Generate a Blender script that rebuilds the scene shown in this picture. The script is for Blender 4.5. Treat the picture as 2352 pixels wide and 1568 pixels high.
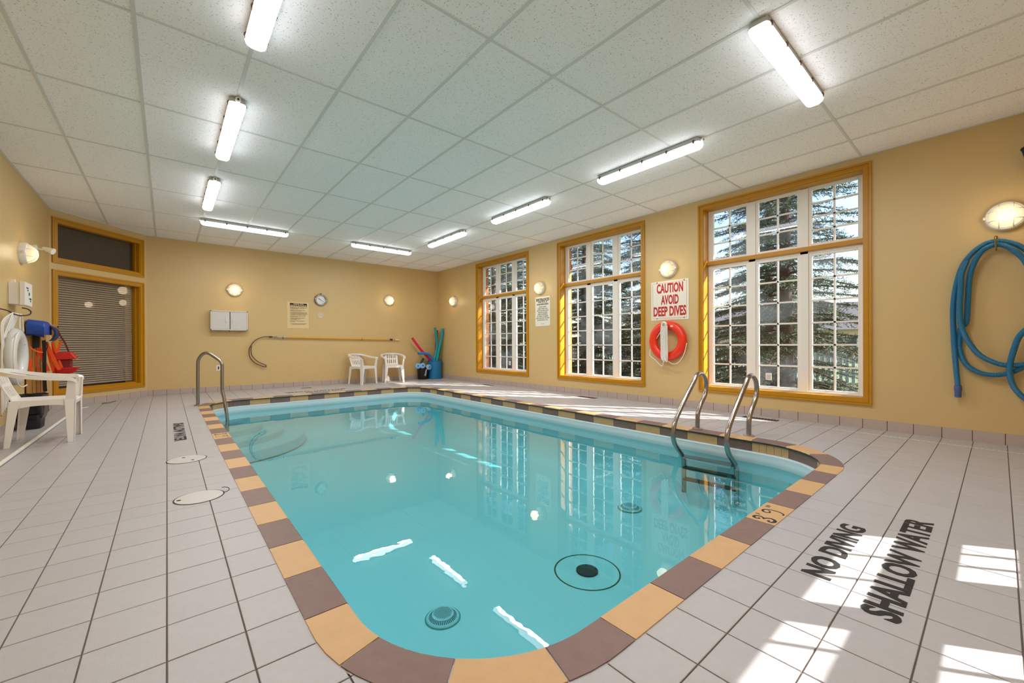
import bpy, bmesh, math, random
import numpy as np
from mathutils import Vector, Matrix
random.seed(7)
for o in list(bpy.data.objects): bpy.data.objects.remove(o)
SC = bpy.context.scene
COL = SC.collection
PI = math.pi

# ------------------------------------------------------------------ camera
CAM_H = 0.9467
F_PX = 941.85; YAW = 0.6994; PIT = -0.0024; ROLL = 0.0041
cd = bpy.data.cameras.new('camera'); cam = bpy.data.objects.new('camera', cd); COL.objects.link(cam)
cyw, syw = math.cos(YAW), math.sin(YAW); cpt, spt = math.cos(PIT), math.sin(PIT)
rgt = Vector((cyw, -syw, 0)); fw0 = Vector((syw, cyw, 0)); upz = Vector((0, 0, 1))
fwd = fw0*cpt + upz*spt; upv = -fw0*spt + upz*cpt
c_, s_ = math.cos(ROLL), math.sin(ROLL)
cr = rgt*c_ - upv*s_; cu = rgt*s_ + upv*c_
M = Matrix((cr, cu, -fwd)).transposed().to_4x4(); M.translation = Vector((0, 0, CAM_H))
cam.matrix_world = M
cd.sensor_width = 36.0; cd.lens = 36.0*F_PX/2352.0; cd.shift_y = 8.0/2352.0
cd.clip_start = 0.02; cd.clip_end = 200
SC.camera = cam

# ------------------------------------------------------------------ world, sun, exposure
SUN_DIR = Vector((-0.577, 0.817, -0.635)).normalized()      # the way the light travels
w = bpy.data.worlds.new('world'); SC.world = w; w.use_nodes = True
nt = w.node_tree; nt.nodes.clear()
sky = nt.nodes.new('ShaderNodeTexSky'); sky.sky_type = 'NISHITA'; sky.sun_disc = False
sky.sun_elevation = math.radians(32.4); sky.sun_rotation = math.radians(144.8)
sky.air_density = 1.2; sky.dust_density = 0.6; sky.ozone_density = 1.0
bg = nt.nodes.new('ShaderNodeBackground'); bg.inputs['Strength'].default_value = 0.36
wo = nt.nodes.new('ShaderNodeOutputWorld')
nt.links.new(sky.outputs[0], bg.inputs[0]); nt.links.new(bg.outputs[0], wo.inputs[0])
sd = bpy.data.lights.new('sun', 'SUN'); sd.energy = 18.0; sd.angle = math.radians(0.6); sd.color = (1.0, 0.95, 0.86)
sun = bpy.data.objects.new('sun', sd); COL.objects.link(sun)
sun.rotation_euler = SUN_DIR.to_track_quat('-Z', 'Y').to_euler(); sun.location = (12, -12, 12)
SC.view_settings.view_transform = 'Standard'; SC.view_settings.look = 'None'
SC.view_settings.gamma = 1.0; SC.view_settings.use_curve_mapping = False
SC.view_settings.exposure = 0.04
TUBE_L = 8.0        # emission of the fluorescent diffusers
TUBE_W = 31.0        # downward light of each fluorescent fixture
WATER_TINT = (0.59, 0.88, 0.895)
SC.cycles.max_bounces = 9; SC.cycles.diffuse_bounces = 5; SC.cycles.glossy_bounces = 5
SC.cycles.transmission_bounces = 6; SC.cycles.transparent_max_bounces = 16
SC.cycles.use_denoising = True; SC.cycles.sample_clamp_indirect = 6.0
SC.cycles.caustics_reflective = False; SC.cycles.caustics_refractive = False

# ------------------------------------------------------------------ materials
def lin(h):
    h = h.lstrip('#'); v = [int(h[i:i+2], 16)/255 for i in (0, 2, 4)]
    return tuple((x/12.92 if x <= 0.04045 else ((x+0.055)/1.055)**2.4) for x in v) + (1,)
def mat(name, col, rough=0.5, metal=0.0, bump=0, bscale=60, var=0.0, vscale=6, spec=0.5, emit=None, es=0, rnd=0.0, coat=0.0):
    m = bpy.data.materials.new(name); m.use_nodes = True
    n = m.node_tree.nodes; l = m.node_tree.links; b = n['Principled BSDF']
    c = lin(col) if isinstance(col, str) else col
    b.inputs['Base Color'].default_value = c
    b.inputs['Roughness'].default_value = rough; b.inputs['Metallic'].default_value = metal
    b.inputs['Specular IOR Level'].default_value = spec; b.inputs['Coat Weight'].default_value = coat
    tc = n.new('ShaderNodeTexCoord')
    sock = None
    if var:
        nz = n.new('ShaderNodeTexNoise'); nz.inputs['Scale'].default_value = vscale; nz.inputs['Detail'].default_value = 5
        l.new(tc.outputs['Object'], nz.inputs['Vector'])
        mr = n.new('ShaderNodeMapRange'); mr.inputs[1].default_value = 0.3; mr.inputs[2].default_value = 0.7
        mr.inputs[3].default_value = 1-var; mr.inputs[4].default_value = 1+var
        l.new(nz.outputs['Fac'], mr.inputs[0]); sock = mr.outputs[0]
    if rnd:
        oi = n.new('ShaderNodeObjectInfo'); mr2 = n.new('ShaderNodeMapRange')
        mr2.inputs[3].default_value = 1-rnd; mr2.inputs[4].default_value = 1+rnd
        l.new(oi.outputs['Random'], mr2.inputs[0])
        if sock is None: sock = mr2.outputs[0]
        else:
            mu = n.new('ShaderNodeMath'); mu.operation = 'MULTIPLY'
            l.new(sock, mu.inputs[0]); l.new(mr2.outputs[0], mu.inputs[1]); sock = mu.outputs[0]
    if sock is not None:
        hs = n.new('ShaderNodeHueSaturation'); hs.inputs['Color'].default_value = c
        l.new(sock, hs.inputs['Value']); l.new(hs.outputs[0], b.inputs['Base Color'])
    if bump:
        nb = n.new('ShaderNodeTexNoise'); nb.inputs['Scale'].default_value = bscale; nb.inputs['Detail'].default_value = 3
        l.new(tc.outputs['Object'], nb.inputs['Vector'])
        bp = n.new('ShaderNodeBump'); bp.inputs['Strength'].default_value = bump; bp.inputs['Distance'].default_value = 0.002
        l.new(nb.outputs['Fac'], bp.inputs['Height']); l.new(bp.outputs[0], b.inputs['Normal'])
    if emit:
        b.inputs['Emission Color'].default_value = lin(emit); b.inputs['Emission Strength'].default_value = es
    return m

M_wall = mat('wall_paint', '#D3B47C', 0.42, bump=0.25, bscale=140, var=0.015, vscale=3)
M_trim = mat('ochre_trim', '#BE8302', 0.38, var=0.04, vscale=12)
M_white = mat('white_vinyl', '#EDE6DE', 0.35)
M_tile = mat('floor_tile', '#B7B2B3', 0.34, bump=0.5, bscale=380, var=0.03, vscale=30, rnd=0.02)
M_grout = mat('grout', '#6E6058', 0.9)
M_base = mat('baseboard_tile', '#B9A79E', 0.35, var=0.04, vscale=25, rnd=0.03)
M_brown = mat('brown_quarry_tile', '#80645C', 0.5, var=0.07, vscale=22, bump=0.3, bscale=200, rnd=0.05)
M_tan = mat('tan_quarry_tile', '#CFA473', 0.5, var=0.04, vscale=18, bump=0.3, bscale=200, rnd=0.03)
M_joint = mat('dark_joint', '#4A3A32', 0.9)
M_grout2 = mat('light_grout', '#A89A92', 0.9)
M_shell = mat('pool_shell', '#C6DBE2', 0.45)
M_steel = mat('stainless_steel', '#A39A92', 0.25, metal=1.0, var=0.05, vscale=40)
M_steelb = mat('brushed_steel', '#B9B4AE', 0.3, metal=1.0)
M_plast = mat('white_plastic', '#EEE8E2', 0.38)
M_plaster = mat('offwhite_plastic', '#E2DCD0', 0.45)
M_black = mat('black_plastic', '#17171A', 0.45)
M_dark = mat('dark_gap', '#0B0B0B', 0.8)
M_tbar = mat('ceiling_grid_metal', '#D6D4D0', 0.45)
M_house = mat('fixture_housing', '#B4B5AE', 0.5)
M_rust = mat('rusty_clip', '#6B4A38', 0.6, metal=0.3)
M_red = mat('red_plastic', '#C81E10', 0.4)
M_redtxt = mat('red_print', '#C01410', 0.6)
M_blktxt = mat('black_print', '#1E1712', 0.7)
M_sign = mat('sign_white', '#EDE6D6', 0.4)
M_signy = mat('sign_cream', '#E3C690', 0.4)
M_ring = mat('orange_buoy', '#F0310C', 0.35, coat=0.3)
M_ringw = mat('white_buoy', '#D9D6D2', 0.35, coat=0.3)
M_rope = mat('white_rope', '#EDE8E0', 0.8, bump=0.8, bscale=300)
M_hose = mat('blue_hose', '#1F6F98', 0.4)
M_cuff = mat('hose_cuff', '#4C5E96', 0.5)
M_brass = mat('brass_hook', '#8C6A2C', 0.35, metal=0.9)
M_copper = mat('brown_hook', '#4A2416', 0.5)
M_teal = mat('teal_foam', '#0E9AA0', 0.7)
M_pink = mat('pink_foam', '#DE1A4C', 0.7)
M_redf = mat('red_foam', '#A81E2C', 0.7)
M_bluef = mat('blue_foam', '#2E7CD0', 0.7)
M_lblue = mat('light_blue_foam', '#7CB8F0', 0.7)
M_green = mat('dark_green_foam', '#114C48', 0.7)
M_drum = mat('blue_drum', '#1877B0', 0.4)
M_bag = mat('black_bin_liner', '#101012', 0.25, bump=0.6, bscale=14)
M_wood = mat('tan_board', '#A87434', 0.6, var=0.08, vscale=5)
M_navy = mat('navy_foam', '#0F3F9A', 0.45)
M_navyd = mat('navy_fabric', '#15244F', 0.8)
M_orstrap = mat('orange_webbing', '#FF5A14', 0.7)
M_blind = mat('blind_slat', '#B8AC9E', 0.5)
M_pole = mat('yellow_pole', '#E2A42A', 0.4)
M_alu = mat('aluminium', '#C8C4BC', 0.35, metal=0.9)
M_cab = mat('cabinet_white', '#D6CFC8', 0.4)
M_brick = mat('brick', '#C07A42', 0.8, var=0.15, vscale=30)
M_bark = mat('bark', '#4A352B', 0.95, var=0.3, vscale=20)
M_roof = mat('roofing', '#6F6A68', 0.9)
M_siding = mat('pink_siding', '#D8B9A4', 0.8)
M_soil = mat('lawn', '#6E7A48', 0.95, var=0.25, vscale=8)
M_dial = mat('dial_white', '#E4E2E2', 0.4)

def emis(name, col, s):
    m = bpy.data.materials.new(name); m.use_nodes = True; n = m.node_tree.nodes; n.clear()
    e = n.new('ShaderNodeEmission'); e.inputs[0].default_value = lin(col); e.inputs[1].default_value = s
    o = n.new('ShaderNodeOutputMaterial'); m.node_tree.links.new(e.outputs[0], o.inputs[0]); return m
M_tube = emis('lit_diffuser', '#FAFBFF', TUBE_L)
M_globe = bpy.data.materials.new('lit_globe'); M_globe.use_nodes = True
n = M_globe.node_tree.nodes; l = M_globe.node_tree.links; n.clear()
tc = n.new('ShaderNodeTexCoord'); ln_ = n.new('ShaderNodeVectorMath'); ln_.operation = 'LENGTH'
sx = n.new('ShaderNodeVectorMath'); sx.operation = 'MULTIPLY'; sx.inputs[1].default_value = (1, 1, 0)
sb = n.new('ShaderNodeVectorMath'); sb.operation = 'SUBTRACT'; sb.inputs[1].default_value = (0.0, -0.015, 0)
l.new(tc.outputs['Object'], sb.inputs[0]); l.new(sb.outputs[0], sx.inputs[0]); l.new(sx.outputs[0], ln_.inputs[0])
mr = n.new('ShaderNodeMapRange'); mr.inputs[1].default_value = 0.0; mr.inputs[2].default_value = 0.12; mr.inputs[3].default_value = 2.3; mr.inputs[4].default_value = 0.8
l.new(ln_.outputs['Value'], mr.inputs[0])
e = n.new('ShaderNodeEmission'); e.inputs[0].default_value = lin('#FFE6B4'); l.new(mr.outputs[0], e.inputs[1])
o = n.new('ShaderNodeOutputMaterial'); l.new(e.outputs[0], o.inputs[0])

# ceiling tile with dark fissure specks
M_ceil = mat('ceiling_tile', '#F7F4F3', 0.9, rnd=0.012)
n = M_ceil.node_tree.nodes; l = M_ceil.node_tree.links; b = n['Principled BSDF']
tc = n.new('ShaderNodeTexCoord'); gm = n.new('ShaderNodeNewGeometry'); v1 = n.new('ShaderNodeTexNoise'); v1.inputs['Scale'].default_value = 95; v1.inputs['Detail'].default_value = 2
l.new(gm.outputs['Position'], v1.inputs['Vector'])
cr1 = n.new('ShaderNodeMapRange'); cr1.inputs[1].default_value = 0.30; cr1.inputs[2].default_value = 0.38; cr1.inputs[3].default_value = 0.55; cr1.inputs[4].default_value = 1.0
l.new(v1.outputs['Fac'], cr1.inputs[0])
mx = n.new('ShaderNodeMix'); mx.data_type = 'RGBA'; mx.blend_type = 'MULTIPLY'; mx.inputs[0].default_value = 1.0
src = b.inputs['Base Color'].links[0].from_socket
l.new(src, mx.inputs[6]); l.new(cr1.outputs[0], mx.inputs[7]); l.new(mx.outputs[2], b.inputs['Base Color'])
bp = n.new('ShaderNodeBump'); bp.inputs['Strength'].default_value = 0.4; bp.inputs['Distance'].default_value = 0.002
l.new(v1.outputs['Fac'], bp.inputs['Height']); l.new(bp.outputs[0], b.inputs['Normal'])

def schlick(nt_, f0, normal=None):      # reflectance from either side, without total reflection inside thin panes
    n = nt_.nodes; l = nt_.links; g = n.new('ShaderNodeNewGeometry'); d = n.new('ShaderNodeVectorMath'); d.operation = 'DOT_PRODUCT'
    l.new(g.outputs['Incoming'], d.inputs[0]); l.new(normal if normal is not None else g.outputs['Normal'], d.inputs[1])
    a = n.new('ShaderNodeMath'); a.operation = 'ABSOLUTE'; l.new(d.outputs['Value'], a.inputs[0])
    b_ = n.new('ShaderNodeMath'); b_.operation = 'SUBTRACT'; b_.inputs[0].default_value = 1.0; b_.use_clamp = True; l.new(a.outputs[0], b_.inputs[1])
    p = n.new('ShaderNodeMath'); p.operation = 'POWER'; p.inputs[1].default_value = 5.0; l.new(b_.outputs[0], p.inputs[0])
    q = n.new('ShaderNodeMath'); q.operation = 'MULTIPLY_ADD'; q.inputs[1].default_value = 1-f0; q.inputs[2].default_value = f0; l.new(p.outputs[0], q.inputs[0])
    return q.outputs[0], a.outputs[0]
# foliage: two greens by position
M_leaf = mat('spruce_needles', '#3F4D36', 0.7, var=0.5, vscale=9)
# glass: clear with mirror reflection, light passes straight
def glass_mat(name, tint, ior=1.45, fog=0.0, fogcol='#C8D2DC', rough=0.0):
    m = bpy.data.materials.new(name); m.use_nodes = True; n = m.node_tree.nodes; l = m.node_tree.links; n.clear()
    t = n.new('ShaderNodeBsdfTransparent'); t.inputs[0].default_value = tint
    g = n.new('ShaderNodeBsdfGlossy'); g.inputs['Roughness'].default_value = rough
    fo, _ = schlick(m.node_tree, ((ior-1)/(ior+1))**2)
    mx = n.new('ShaderNodeMixShader'); l.new(fo, mx.inputs[0]); l.new(t.outputs[0], mx.inputs[1]); l.new(g.outputs[0], mx.inputs[2])
    out = mx.outputs[0]
    if fog:
        d = n.new('ShaderNodeBsdfDiffuse'); d.inputs[0].default_value = lin(fogcol)
        gm = n.new('ShaderNodeNewGeometry'); nz = n.new('ShaderNodeTexNoise'); nz.inputs['Scale'].default_value = 2.2
        l.new(gm.outputs['Position'], nz.inputs['Vector'])
        mr = n.new('ShaderNodeMapRange'); mr.inputs[1].default_value = 0.48; mr.inputs[2].default_value = 0.7; mr.inputs[4].default_value = fog
        l.new(nz.outputs['Fac'], mr.inputs[0])
        m2 = n.new('ShaderNodeMixShader'); l.new(mr.outputs[0], m2.inputs[0]); l.new(out, m2.inputs[1]); l.new(d.outputs[0], m2.inputs[2]); out = m2.outputs[0]
    o = n.new('ShaderNodeOutputMaterial'); l.new(out, o.inputs[0]); return m
M_glass = glass_mat('window_glass', (0.96, 0.98, 1, 1), fog=0.15)
M_glassd = glass_mat('interior_glass', (0.93, 0.91, 0.88, 1))
# water surface and body
M_water = bpy.data.materials.new('pool_water'); M_water.use_nodes = True
n = M_water.node_tree.nodes; l = M_water.node_tree.links; n.clear()
t = n.new('ShaderNodeBsdfTransparent'); t.inputs[0].default_value = (1, 1, 1, 1)
g = n.new('ShaderNodeBsdfGlossy'); g.inputs['Roughness'].default_value = 0.0; g.inputs[0].default_value = (1, 1, 1, 1)
tc = n.new('ShaderNodeNewGeometry'); nz = n.new('ShaderNodeTexNoise'); nz.inputs['Scale'].default_value = 7.0; nz.inputs['Detail'].default_value = 2
l.new(tc.outputs['Position'], nz.inputs['Vector'])
bp = n.new('ShaderNodeBump'); bp.inputs['Strength'].default_value = 0.10; bp.inputs['Distance'].default_value = 0.004
l.new(nz.outputs['Fac'], bp.inputs['Height']); l.new(bp.outputs[0], g.inputs['Normal'])
fo, cosv = schlick(M_water.node_tree, 0.02)
# absorption along the refracted path: tint ** (1/cos of the refracted ray)
def mth(op, a=None, b=None, va=None, vb=None):
    q = n.new('ShaderNodeMath'); q.operation = op
    if a is not None: l.new(a, q.inputs[0])
    elif va is not None: q.inputs[0].default_value = va
    if b is not None: l.new(b, q.inputs[1])
    elif vb is not None: q.inputs[1].default_value = vb
    return q.outputs[0]
s2 = mth('SUBTRACT', None, mth('MULTIPLY', cosv, cosv), va=1.0)
ct = mth('SQRT', mth('SUBTRACT', None, mth('MULTIPLY', s2, None, vb=1/1.77), va=1.0))
pl = mth('POWER', mth('DIVIDE', None, ct, va=1.0), None, vb=1.8)
cb_ = n.new('ShaderNodeCombineColor')
for i_, base_ in enumerate(WATER_TINT): l.new(mth('POWER', None, pl, va=base_), cb_.inputs[i_])
l.new(cb_.outputs[0], t.inputs[0])
mx = n.new('ShaderNodeMixShader'); l.new(fo, mx.inputs[0]); l.new(t.outputs[0], mx.inputs[1]); l.new(g.outputs[0], mx.inputs[2])
o = n.new('ShaderNodeOutputMaterial'); l.new(mx.outputs[0], o.inputs['Surface'])

# ------------------------------------------------------------------ mesh helpers
W = {}      # world offset of every thing
class MB:
    def __init__(s): s.v = []; s.f = []
    def add(s, vs, fs):
        k = len(s.v); s.v += [tuple(v) for v in vs]; s.f += [tuple(i+k for i in f) for f in fs]; return s
    def box(s, x0, y0, z0, x1, y1, z1):
        vs = [(x, y, z) for z in (z0, z1) for y in (y0, y1) for x in (x0, x1)]
        return s.add(vs, [(0, 2, 3, 1), (4, 5, 7, 6), (0, 1, 5, 4), (2, 6, 7, 3), (0, 4, 6, 2), (1, 3, 7, 5)])
    def hexa(s, bot, top):          # two quads, same winding
        return s.add(list(bot)+list(top), [(3, 2, 1, 0), (4, 5, 6, 7), (0, 1, 5, 4), (1, 2, 6, 5), (2, 3, 7, 6), (3, 0, 4, 7)])
    def prism(s, poly, z0, z1):
        n = len(poly); vs = [(x, y, z0) for x, y in poly]+[(x, y, z1) for x, y in poly]
        return s.add(vs, [tuple(range(n))[::-1], tuple(range(n, 2*n))]+[(i, (i+1) % n, n+(i+1) % n, n+i) for i in range(n)])
    def tube(s, path, r, seg=10, closed=False, cap=True, sx=1.0):
        P = [Vector(p) for p in path]; n = len(P); rr = r if hasattr(r, '__len__') else [r]*n
        T = []
        for i in range(n):
            a = P[(i-1) % n] if (closed or i > 0) else P[i]; b = P[(i+1) % n] if (closed or i < n-1) else P[i]
            T.append((b-a).normalized())
        u = T[0].orthogonal().normalized(); k = len(s.v)
        for i in range(n):
            u = (u - T[i]*u.dot(T[i])).normalized(); v = T[i].cross(u)
            for j in range(seg):
                a = 2*PI*j/seg; s.v.append(tuple(P[i] + (u*math.cos(a)+v*math.sin(a)*sx)*rr[i]))
        m = n if closed else n-1
        for i in range(m):
            for j in range(seg):
                a = k+i*seg+j; b = k+i*seg+(j+1) % seg; i2 = (i+1) % n
                s.f.append((a, b, k+i2*seg+(j+1) % seg, k+i2*seg+j))
        if cap and not closed:
            s.f.append(tuple(k+j for j in range(seg))[::-1]); s.f.append(tuple(k+(n-1)*seg+j for j in range(seg)))
        return s
    def lathe(s, prof, c, axis='z', seg=24, capb=True, capt=True):      # prof: list of (r, h)
        k = len(s.v); c = Vector(c)
        for r, h in prof:
            for j in range(seg):
                a = 2*PI*j/seg; x, y = r*math.cos(a), r*math.sin(a)
                if axis == 'z': p = (x, y, h)
                elif axis == 'x': p = (h, x, y)
                else: p = (y, h, x)
                s.v.append(tuple(c+Vector(p)))
        for i in range(len(prof)-1):
            for j in range(seg):
                a = k+i*seg+j; b = k+i*seg+(j+1) % seg; s.f.append((a, b, b+seg, a+seg))
        if capb: s.f.append(tuple(k+j for j in range(seg))[::-1])
        if capt: s.f.append(tuple(k+(len(prof)-1)*seg+j for j in range(seg)))
        return s
    def mesh(s, name, m, off=Vector((0, 0, 0)), smooth=False):
        me = bpy.data.meshes.new(name)
        me.from_pydata([tuple(Vector(v)-off) for v in s.v], [], s.f)
        me.materials.append(m)
        if smooth: me.shade_smooth()
        me.update(); return me
    def build(s, name, m, parent=None, smooth=False, bevel=0, auto=None, local=False):
        off = Vector((0, 0, 0)) if (parent is None or local) else W[parent]
        me = s.mesh(name, m, off, smooth)
        return link(name, me, parent, bevel=bevel, auto=auto)
def link(name, me, parent=None, loc=(0, 0, 0), rot=(0, 0, 0), bevel=0, auto=None):
    o = bpy.data.objects.new(name, me); COL.objects.link(o); o.location = loc; o.rotation_euler = rot
    if parent is not None:
        o.parent = parent; W[o] = W[parent]
    else: W[o] = Vector(loc)
    if auto is not None:
        bm = bmesh.new(); bm.from_mesh(me)
        bmesh.ops.recalc_face_normals(bm, faces=bm.faces)
        for e in bm.edges:
            if len(e.link_faces) == 2: e.smooth = e.calc_face_angle(0) < auto
            else: e.smooth = False
        for f in bm.faces: f.smooth = True
        bm.to_mesh(me); bm.free()
    if bevel:
        md = o.modifiers.new('bevel', 'BEVEL'); md.width = bevel; md.segments = 2; md.limit_method = 'ANGLE'
    return o
def tag(o, label=None, cat=None, group=None, kind=None):
    if label: o['label'] = label
    if cat: o['category'] = cat
    if group: o['group'] = group
    if kind: o['kind'] = kind
    return o
def empty(name, loc, label=None, cat=None, group=None, kind=None, rz=0, parent=None):
    o = bpy.data.objects.new(name, None); COL.objects.link(o); o.empty_display_size = 0.1
    o.location = loc; o.rotation_euler = (0, 0, rz); W[o] = Vector(loc)
    if parent is not None: o.parent = parent; o.location = (0, 0, 0); W[o] = W[parent]
    return tag(o, label, cat, group, kind)
def copy_tree(o, parent=None):
    c = o.copy(); COL.objects.link(c)
    if parent is not None: c.parent = parent
    for ch in list(o.children): copy_tree(ch, c)
    return c
def spline(pts, n=8, closed=False):      # catmull-rom
    P = [Vector(p) for p in pts]; out = []; m = len(P)
    for i in range(m if closed else m-1):
        p0 = P[(i-1) % m] if (closed or i > 0) else P[0]; p1 = P[i]; p2 = P[(i+1) % m]
        p3 = P[(i+2) % m] if (closed or i+2 < m) else P[m-1]
        for k in range(n):
            t = k/n
            out.append(0.5*((2*p1)+(p2-p0)*t+(2*p0-5*p1+4*p2-p3)*t*t+(3*p1-p0-3*p2+p3)*t**3))
    if not closed: out.append(P[-1])
    return out
def clip_poly(poly, a, b, c):            # keep a*x+b*y<=c
    out = []
    for i in range(len(poly)):
        p, q = poly[i], poly[(i+1) % len(poly)]; dp = a*p[0]+b*p[1]-c; dq = a*q[0]+b*q[1]-c
        if dp <= 0: out.append(p)
        if (dp < 0 < dq) or (dq < 0 < dp):
            t = dp/(dp-dq); out.append((p[0]+(q[0]-p[0])*t, p[1]+(q[1]-p[1])*t))
    return out
def area(p): return abs(sum(p[i][0]*p[(i+1) % len(p)][1]-p[(i+1) % len(p)][0]*p[i][1] for i in range(len(p))))/2 if len(p) > 2 else 0
def text_mesh(s, w_, h_, bold=0.0, depth=0.0006):
    cu_ = bpy.data.curves.new('txt', 'FONT'); cu_.body = s; cu_.offset = bold; cu_.extrude = 0.02; cu_.resolution_u = 3
    to = bpy.data.objects.new('txt', cu_); COL.objects.link(to)
    bpy.context.view_layer.update()
    me = bpy.data.meshes.new_from_object(to); bpy.data.objects.remove(to)
    n = len(me.vertices); co = np.empty(n*3); me.vertices.foreach_get('co', co); co = co.reshape(-1, 3)
    mn, mx_ = co.min(0), co.max(0)
    co = (co-mn)/np.maximum(mx_-mn, 1e-6)
    sc = np.array([w_, h_, depth*2]); co = (co-np.array([0.5, 0.5, 0.0]))*sc
    me.vertices.foreach_set('co', co.ravel()); me.update(); return me
def text(s, w_, h_, center, xdir, ydir, m, parent, bold=0.0, name='lettering', depth=0.0006):
    me = text_mesh(s, w_, h_, bold, depth); me.materials.clear(); me.materials.append(m); me.name = name
    x = Vector(xdir).normalized(); y = Vector(ydir).normalized(); z = x.cross(y)
    R = Matrix((x, y, z)).transposed(); off = W[parent] if parent is not None else Vector((0, 0, 0))
    me.transform(Matrix.Translation(Vector(center)-off) @ R.to_4x4())
    return link(name, me, parent)

# ------------------------------------------------------------------ room constants
XL, XR, YN, YB, ZC = -1.345, 5.898, -0.60, 10.294, 3.005
CA = Vector((-1.345, 9.17, 0)); CB = Vector((-0.285, 10.294, 0))
CT = (CB-CA).normalized(); CN = Vector((-CT.y, CT.x, 0))        # CN points out of the room
CLEN = (CB-CA).length
CC = CN.x*CA.x+CN.y*CA.y
# pool outline
PX0, PX1, PY0, PY1, PR = 0.505, 4.35, 0.895, 8.5, 0.55
SEGS = []
def pool_path(s):
    L = [(PX1-PX0-2*PR), PR*PI/2, (PY1-PY0-2*PR), PR*PI/2]*2; tot = sum(L); s = s % tot
    st = [((PX0+PR, PY0), (1, 0)), ((PX1-PR, PY0+PR), -PI/2), ((PX1, PY0+PR), (0, 1)), ((PX1-PR, PY1-PR), 0),
          ((PX1-PR, PY1), (-1, 0)), ((PX0+PR, PY1-PR), PI/2), ((PX0, PY1-PR), (0, -1)), ((PX0+PR, PY0+PR), PI)]
    for i, ln in enumerate(L):
        if s <= ln or i == 7:
            if i % 2 == 0:
                (px, py), (dx, dy) = st[i]; return Vector((px+dx*s, py+dy*s)), Vector((dy, -dx)), False
            (cx, cy), a0 = st[i]; a = a0+s/PR; nn = Vector((math.cos(a), math.sin(a)))
            return Vector((cx, cy))+nn*PR, nn, True
        s -= ln
PTOT = 2*(PX1-PX0-2*PR)+2*(PY1-PY0-2*PR)+2*PI*PR
def outside_pool(x, y, off):       # True when (x,y) lies outside the outline grown by off
    r = PR+off; qx = max(PX0+PR-x, x-(PX1-PR), 0); qy = max(PY0+PR-y, y-(PY1-PR), 0)
    if qx > 0 and qy > 0: return qx*qx+qy*qy > r*r
    return not (PX0-off < x < PX1+off and PY0-off < y < PY1+off)
def path_pts(n_arc=14, nstr=6):
    L = [(PX1-PX0-2*PR), PR*PI/2, (PY1-PY0-2*PR), PR*PI/2]*2; s = 0; out = []
    for i, ln in enumerate(L):
        k = n_arc if i % 2 else nstr
        for j in range(k): out.append(pool_path(s+ln*(j+1e-6)/k))
        s += ln
    return out

# ------------------------------------------------------------------ walls
def strip_wall(name, xa, xb, ya, yb, z0, z1, holes):     # wall slab facing X with rectangular holes (y0,y1,z0,z1)
    b = MB(); y = ya
    for (h0, h1, g0, g1) in sorted(holes):
        b.box(xa, y, z0, xb, h0, z1); b.box(xa, h0, z0, xb, h1, g0); b.box(xa, h0, g1, xb, h1, z1); y = h1
    b.box(xa, y, z0, xb, yb, z1); return b
WIN = [(0.966, 2.735), (3.746, 5.538), (6.523, 8.31)]
WZ0, WZ1 = 0.325, 2.86
holes = [(a, b_, WZ0, WZ1) for a, b_ in WIN]
wr = strip_wall('wall_right', XR, 6.095, YN-0.2, YB+0.2, -0.3, ZC+0.1, holes).build('wall_right', M_wall); tag(wr, kind='structure')
holes2 = [(a-0.20, b_, WZ0, WZ1+0.14) for a, b_ in WIN]
strip_wall('brick_facing', 6.095, 6.23, YN-0.2, YB+0.2, -0.3, ZC+0.1, holes2).build('brick_facing', M_brick, wr)
wb = MB().box(CB.x-0.3, YB, -0.3, XR, YB+0.2, ZC+0.1).build('wall_back', M_wall); tag(wb, kind='structure')
wl = MB().box(XL-0.2, YN-0.2, -0.3, XL, CA.y+0.02, ZC+0.1).build('wall_left', M_wall); tag(wl, kind='structure')
# near wall behind the camera, added low divided window shaped to cast sun patches
b = MB()
def nb(x0, x1, z0, z1): b.box(x0, YN-0.2, z0, x1, YN, z1)
b = MB(); nb(XL, 1.5, -0.3, ZC+0.1); nb(3.75, XR, -0.3, ZC+0.1); nb(1.5, 3.75, -0.3, 0.36); nb(1.5, 3.75, 1.15, ZC+0.1)
wn = b.build('wall_near', M_wall); tag(wn, kind='structure')
w4 = empty('window_4', (2.45, YN, 0.4), kind='structure')
b = MB()
def fb(x0, x1, z0, z1, y0=YN-0.012, y1=YN): b.box(x0, y0, z0, x1, y1, z1)
for x0, x1 in ((1.5, 1.56), (2.37, 2.54), (3.35, 3.75)): fb(x0, x1, 0.36, 1.15)
fb(1.56, 3.35, 0.36, 0.427); fb(1.56, 3.35, 0.56, 0.715); fb(1.56, 3.35, 0.839, 1.15); fb(2.54, 2.90, 0.427, 0.56)  # solid panels close off parts of the rows to shape the patches
b.build('frame', M_white, w4)
b = MB()
for x in (2.80, 3.07, 2.22, 1.96, 1.7): fb(x-.009, x+.009, 0.715, 0.839, YN-.012, YN-.002)
for x in (3.07, 3.22, 2.22, 1.96, 1.7): fb(x-.009, x+.009, 0.427, 0.56, YN-.012, YN-.002)
b.build('muntin', M_white, w4)
for x0, x1 in ((1.56, 2.38), (2.54, 3.35)):
    MB().box(x0, YN-.018, 0.40, x1, YN-.014, 0.86).build('pane', M_glass, w4)
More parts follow.
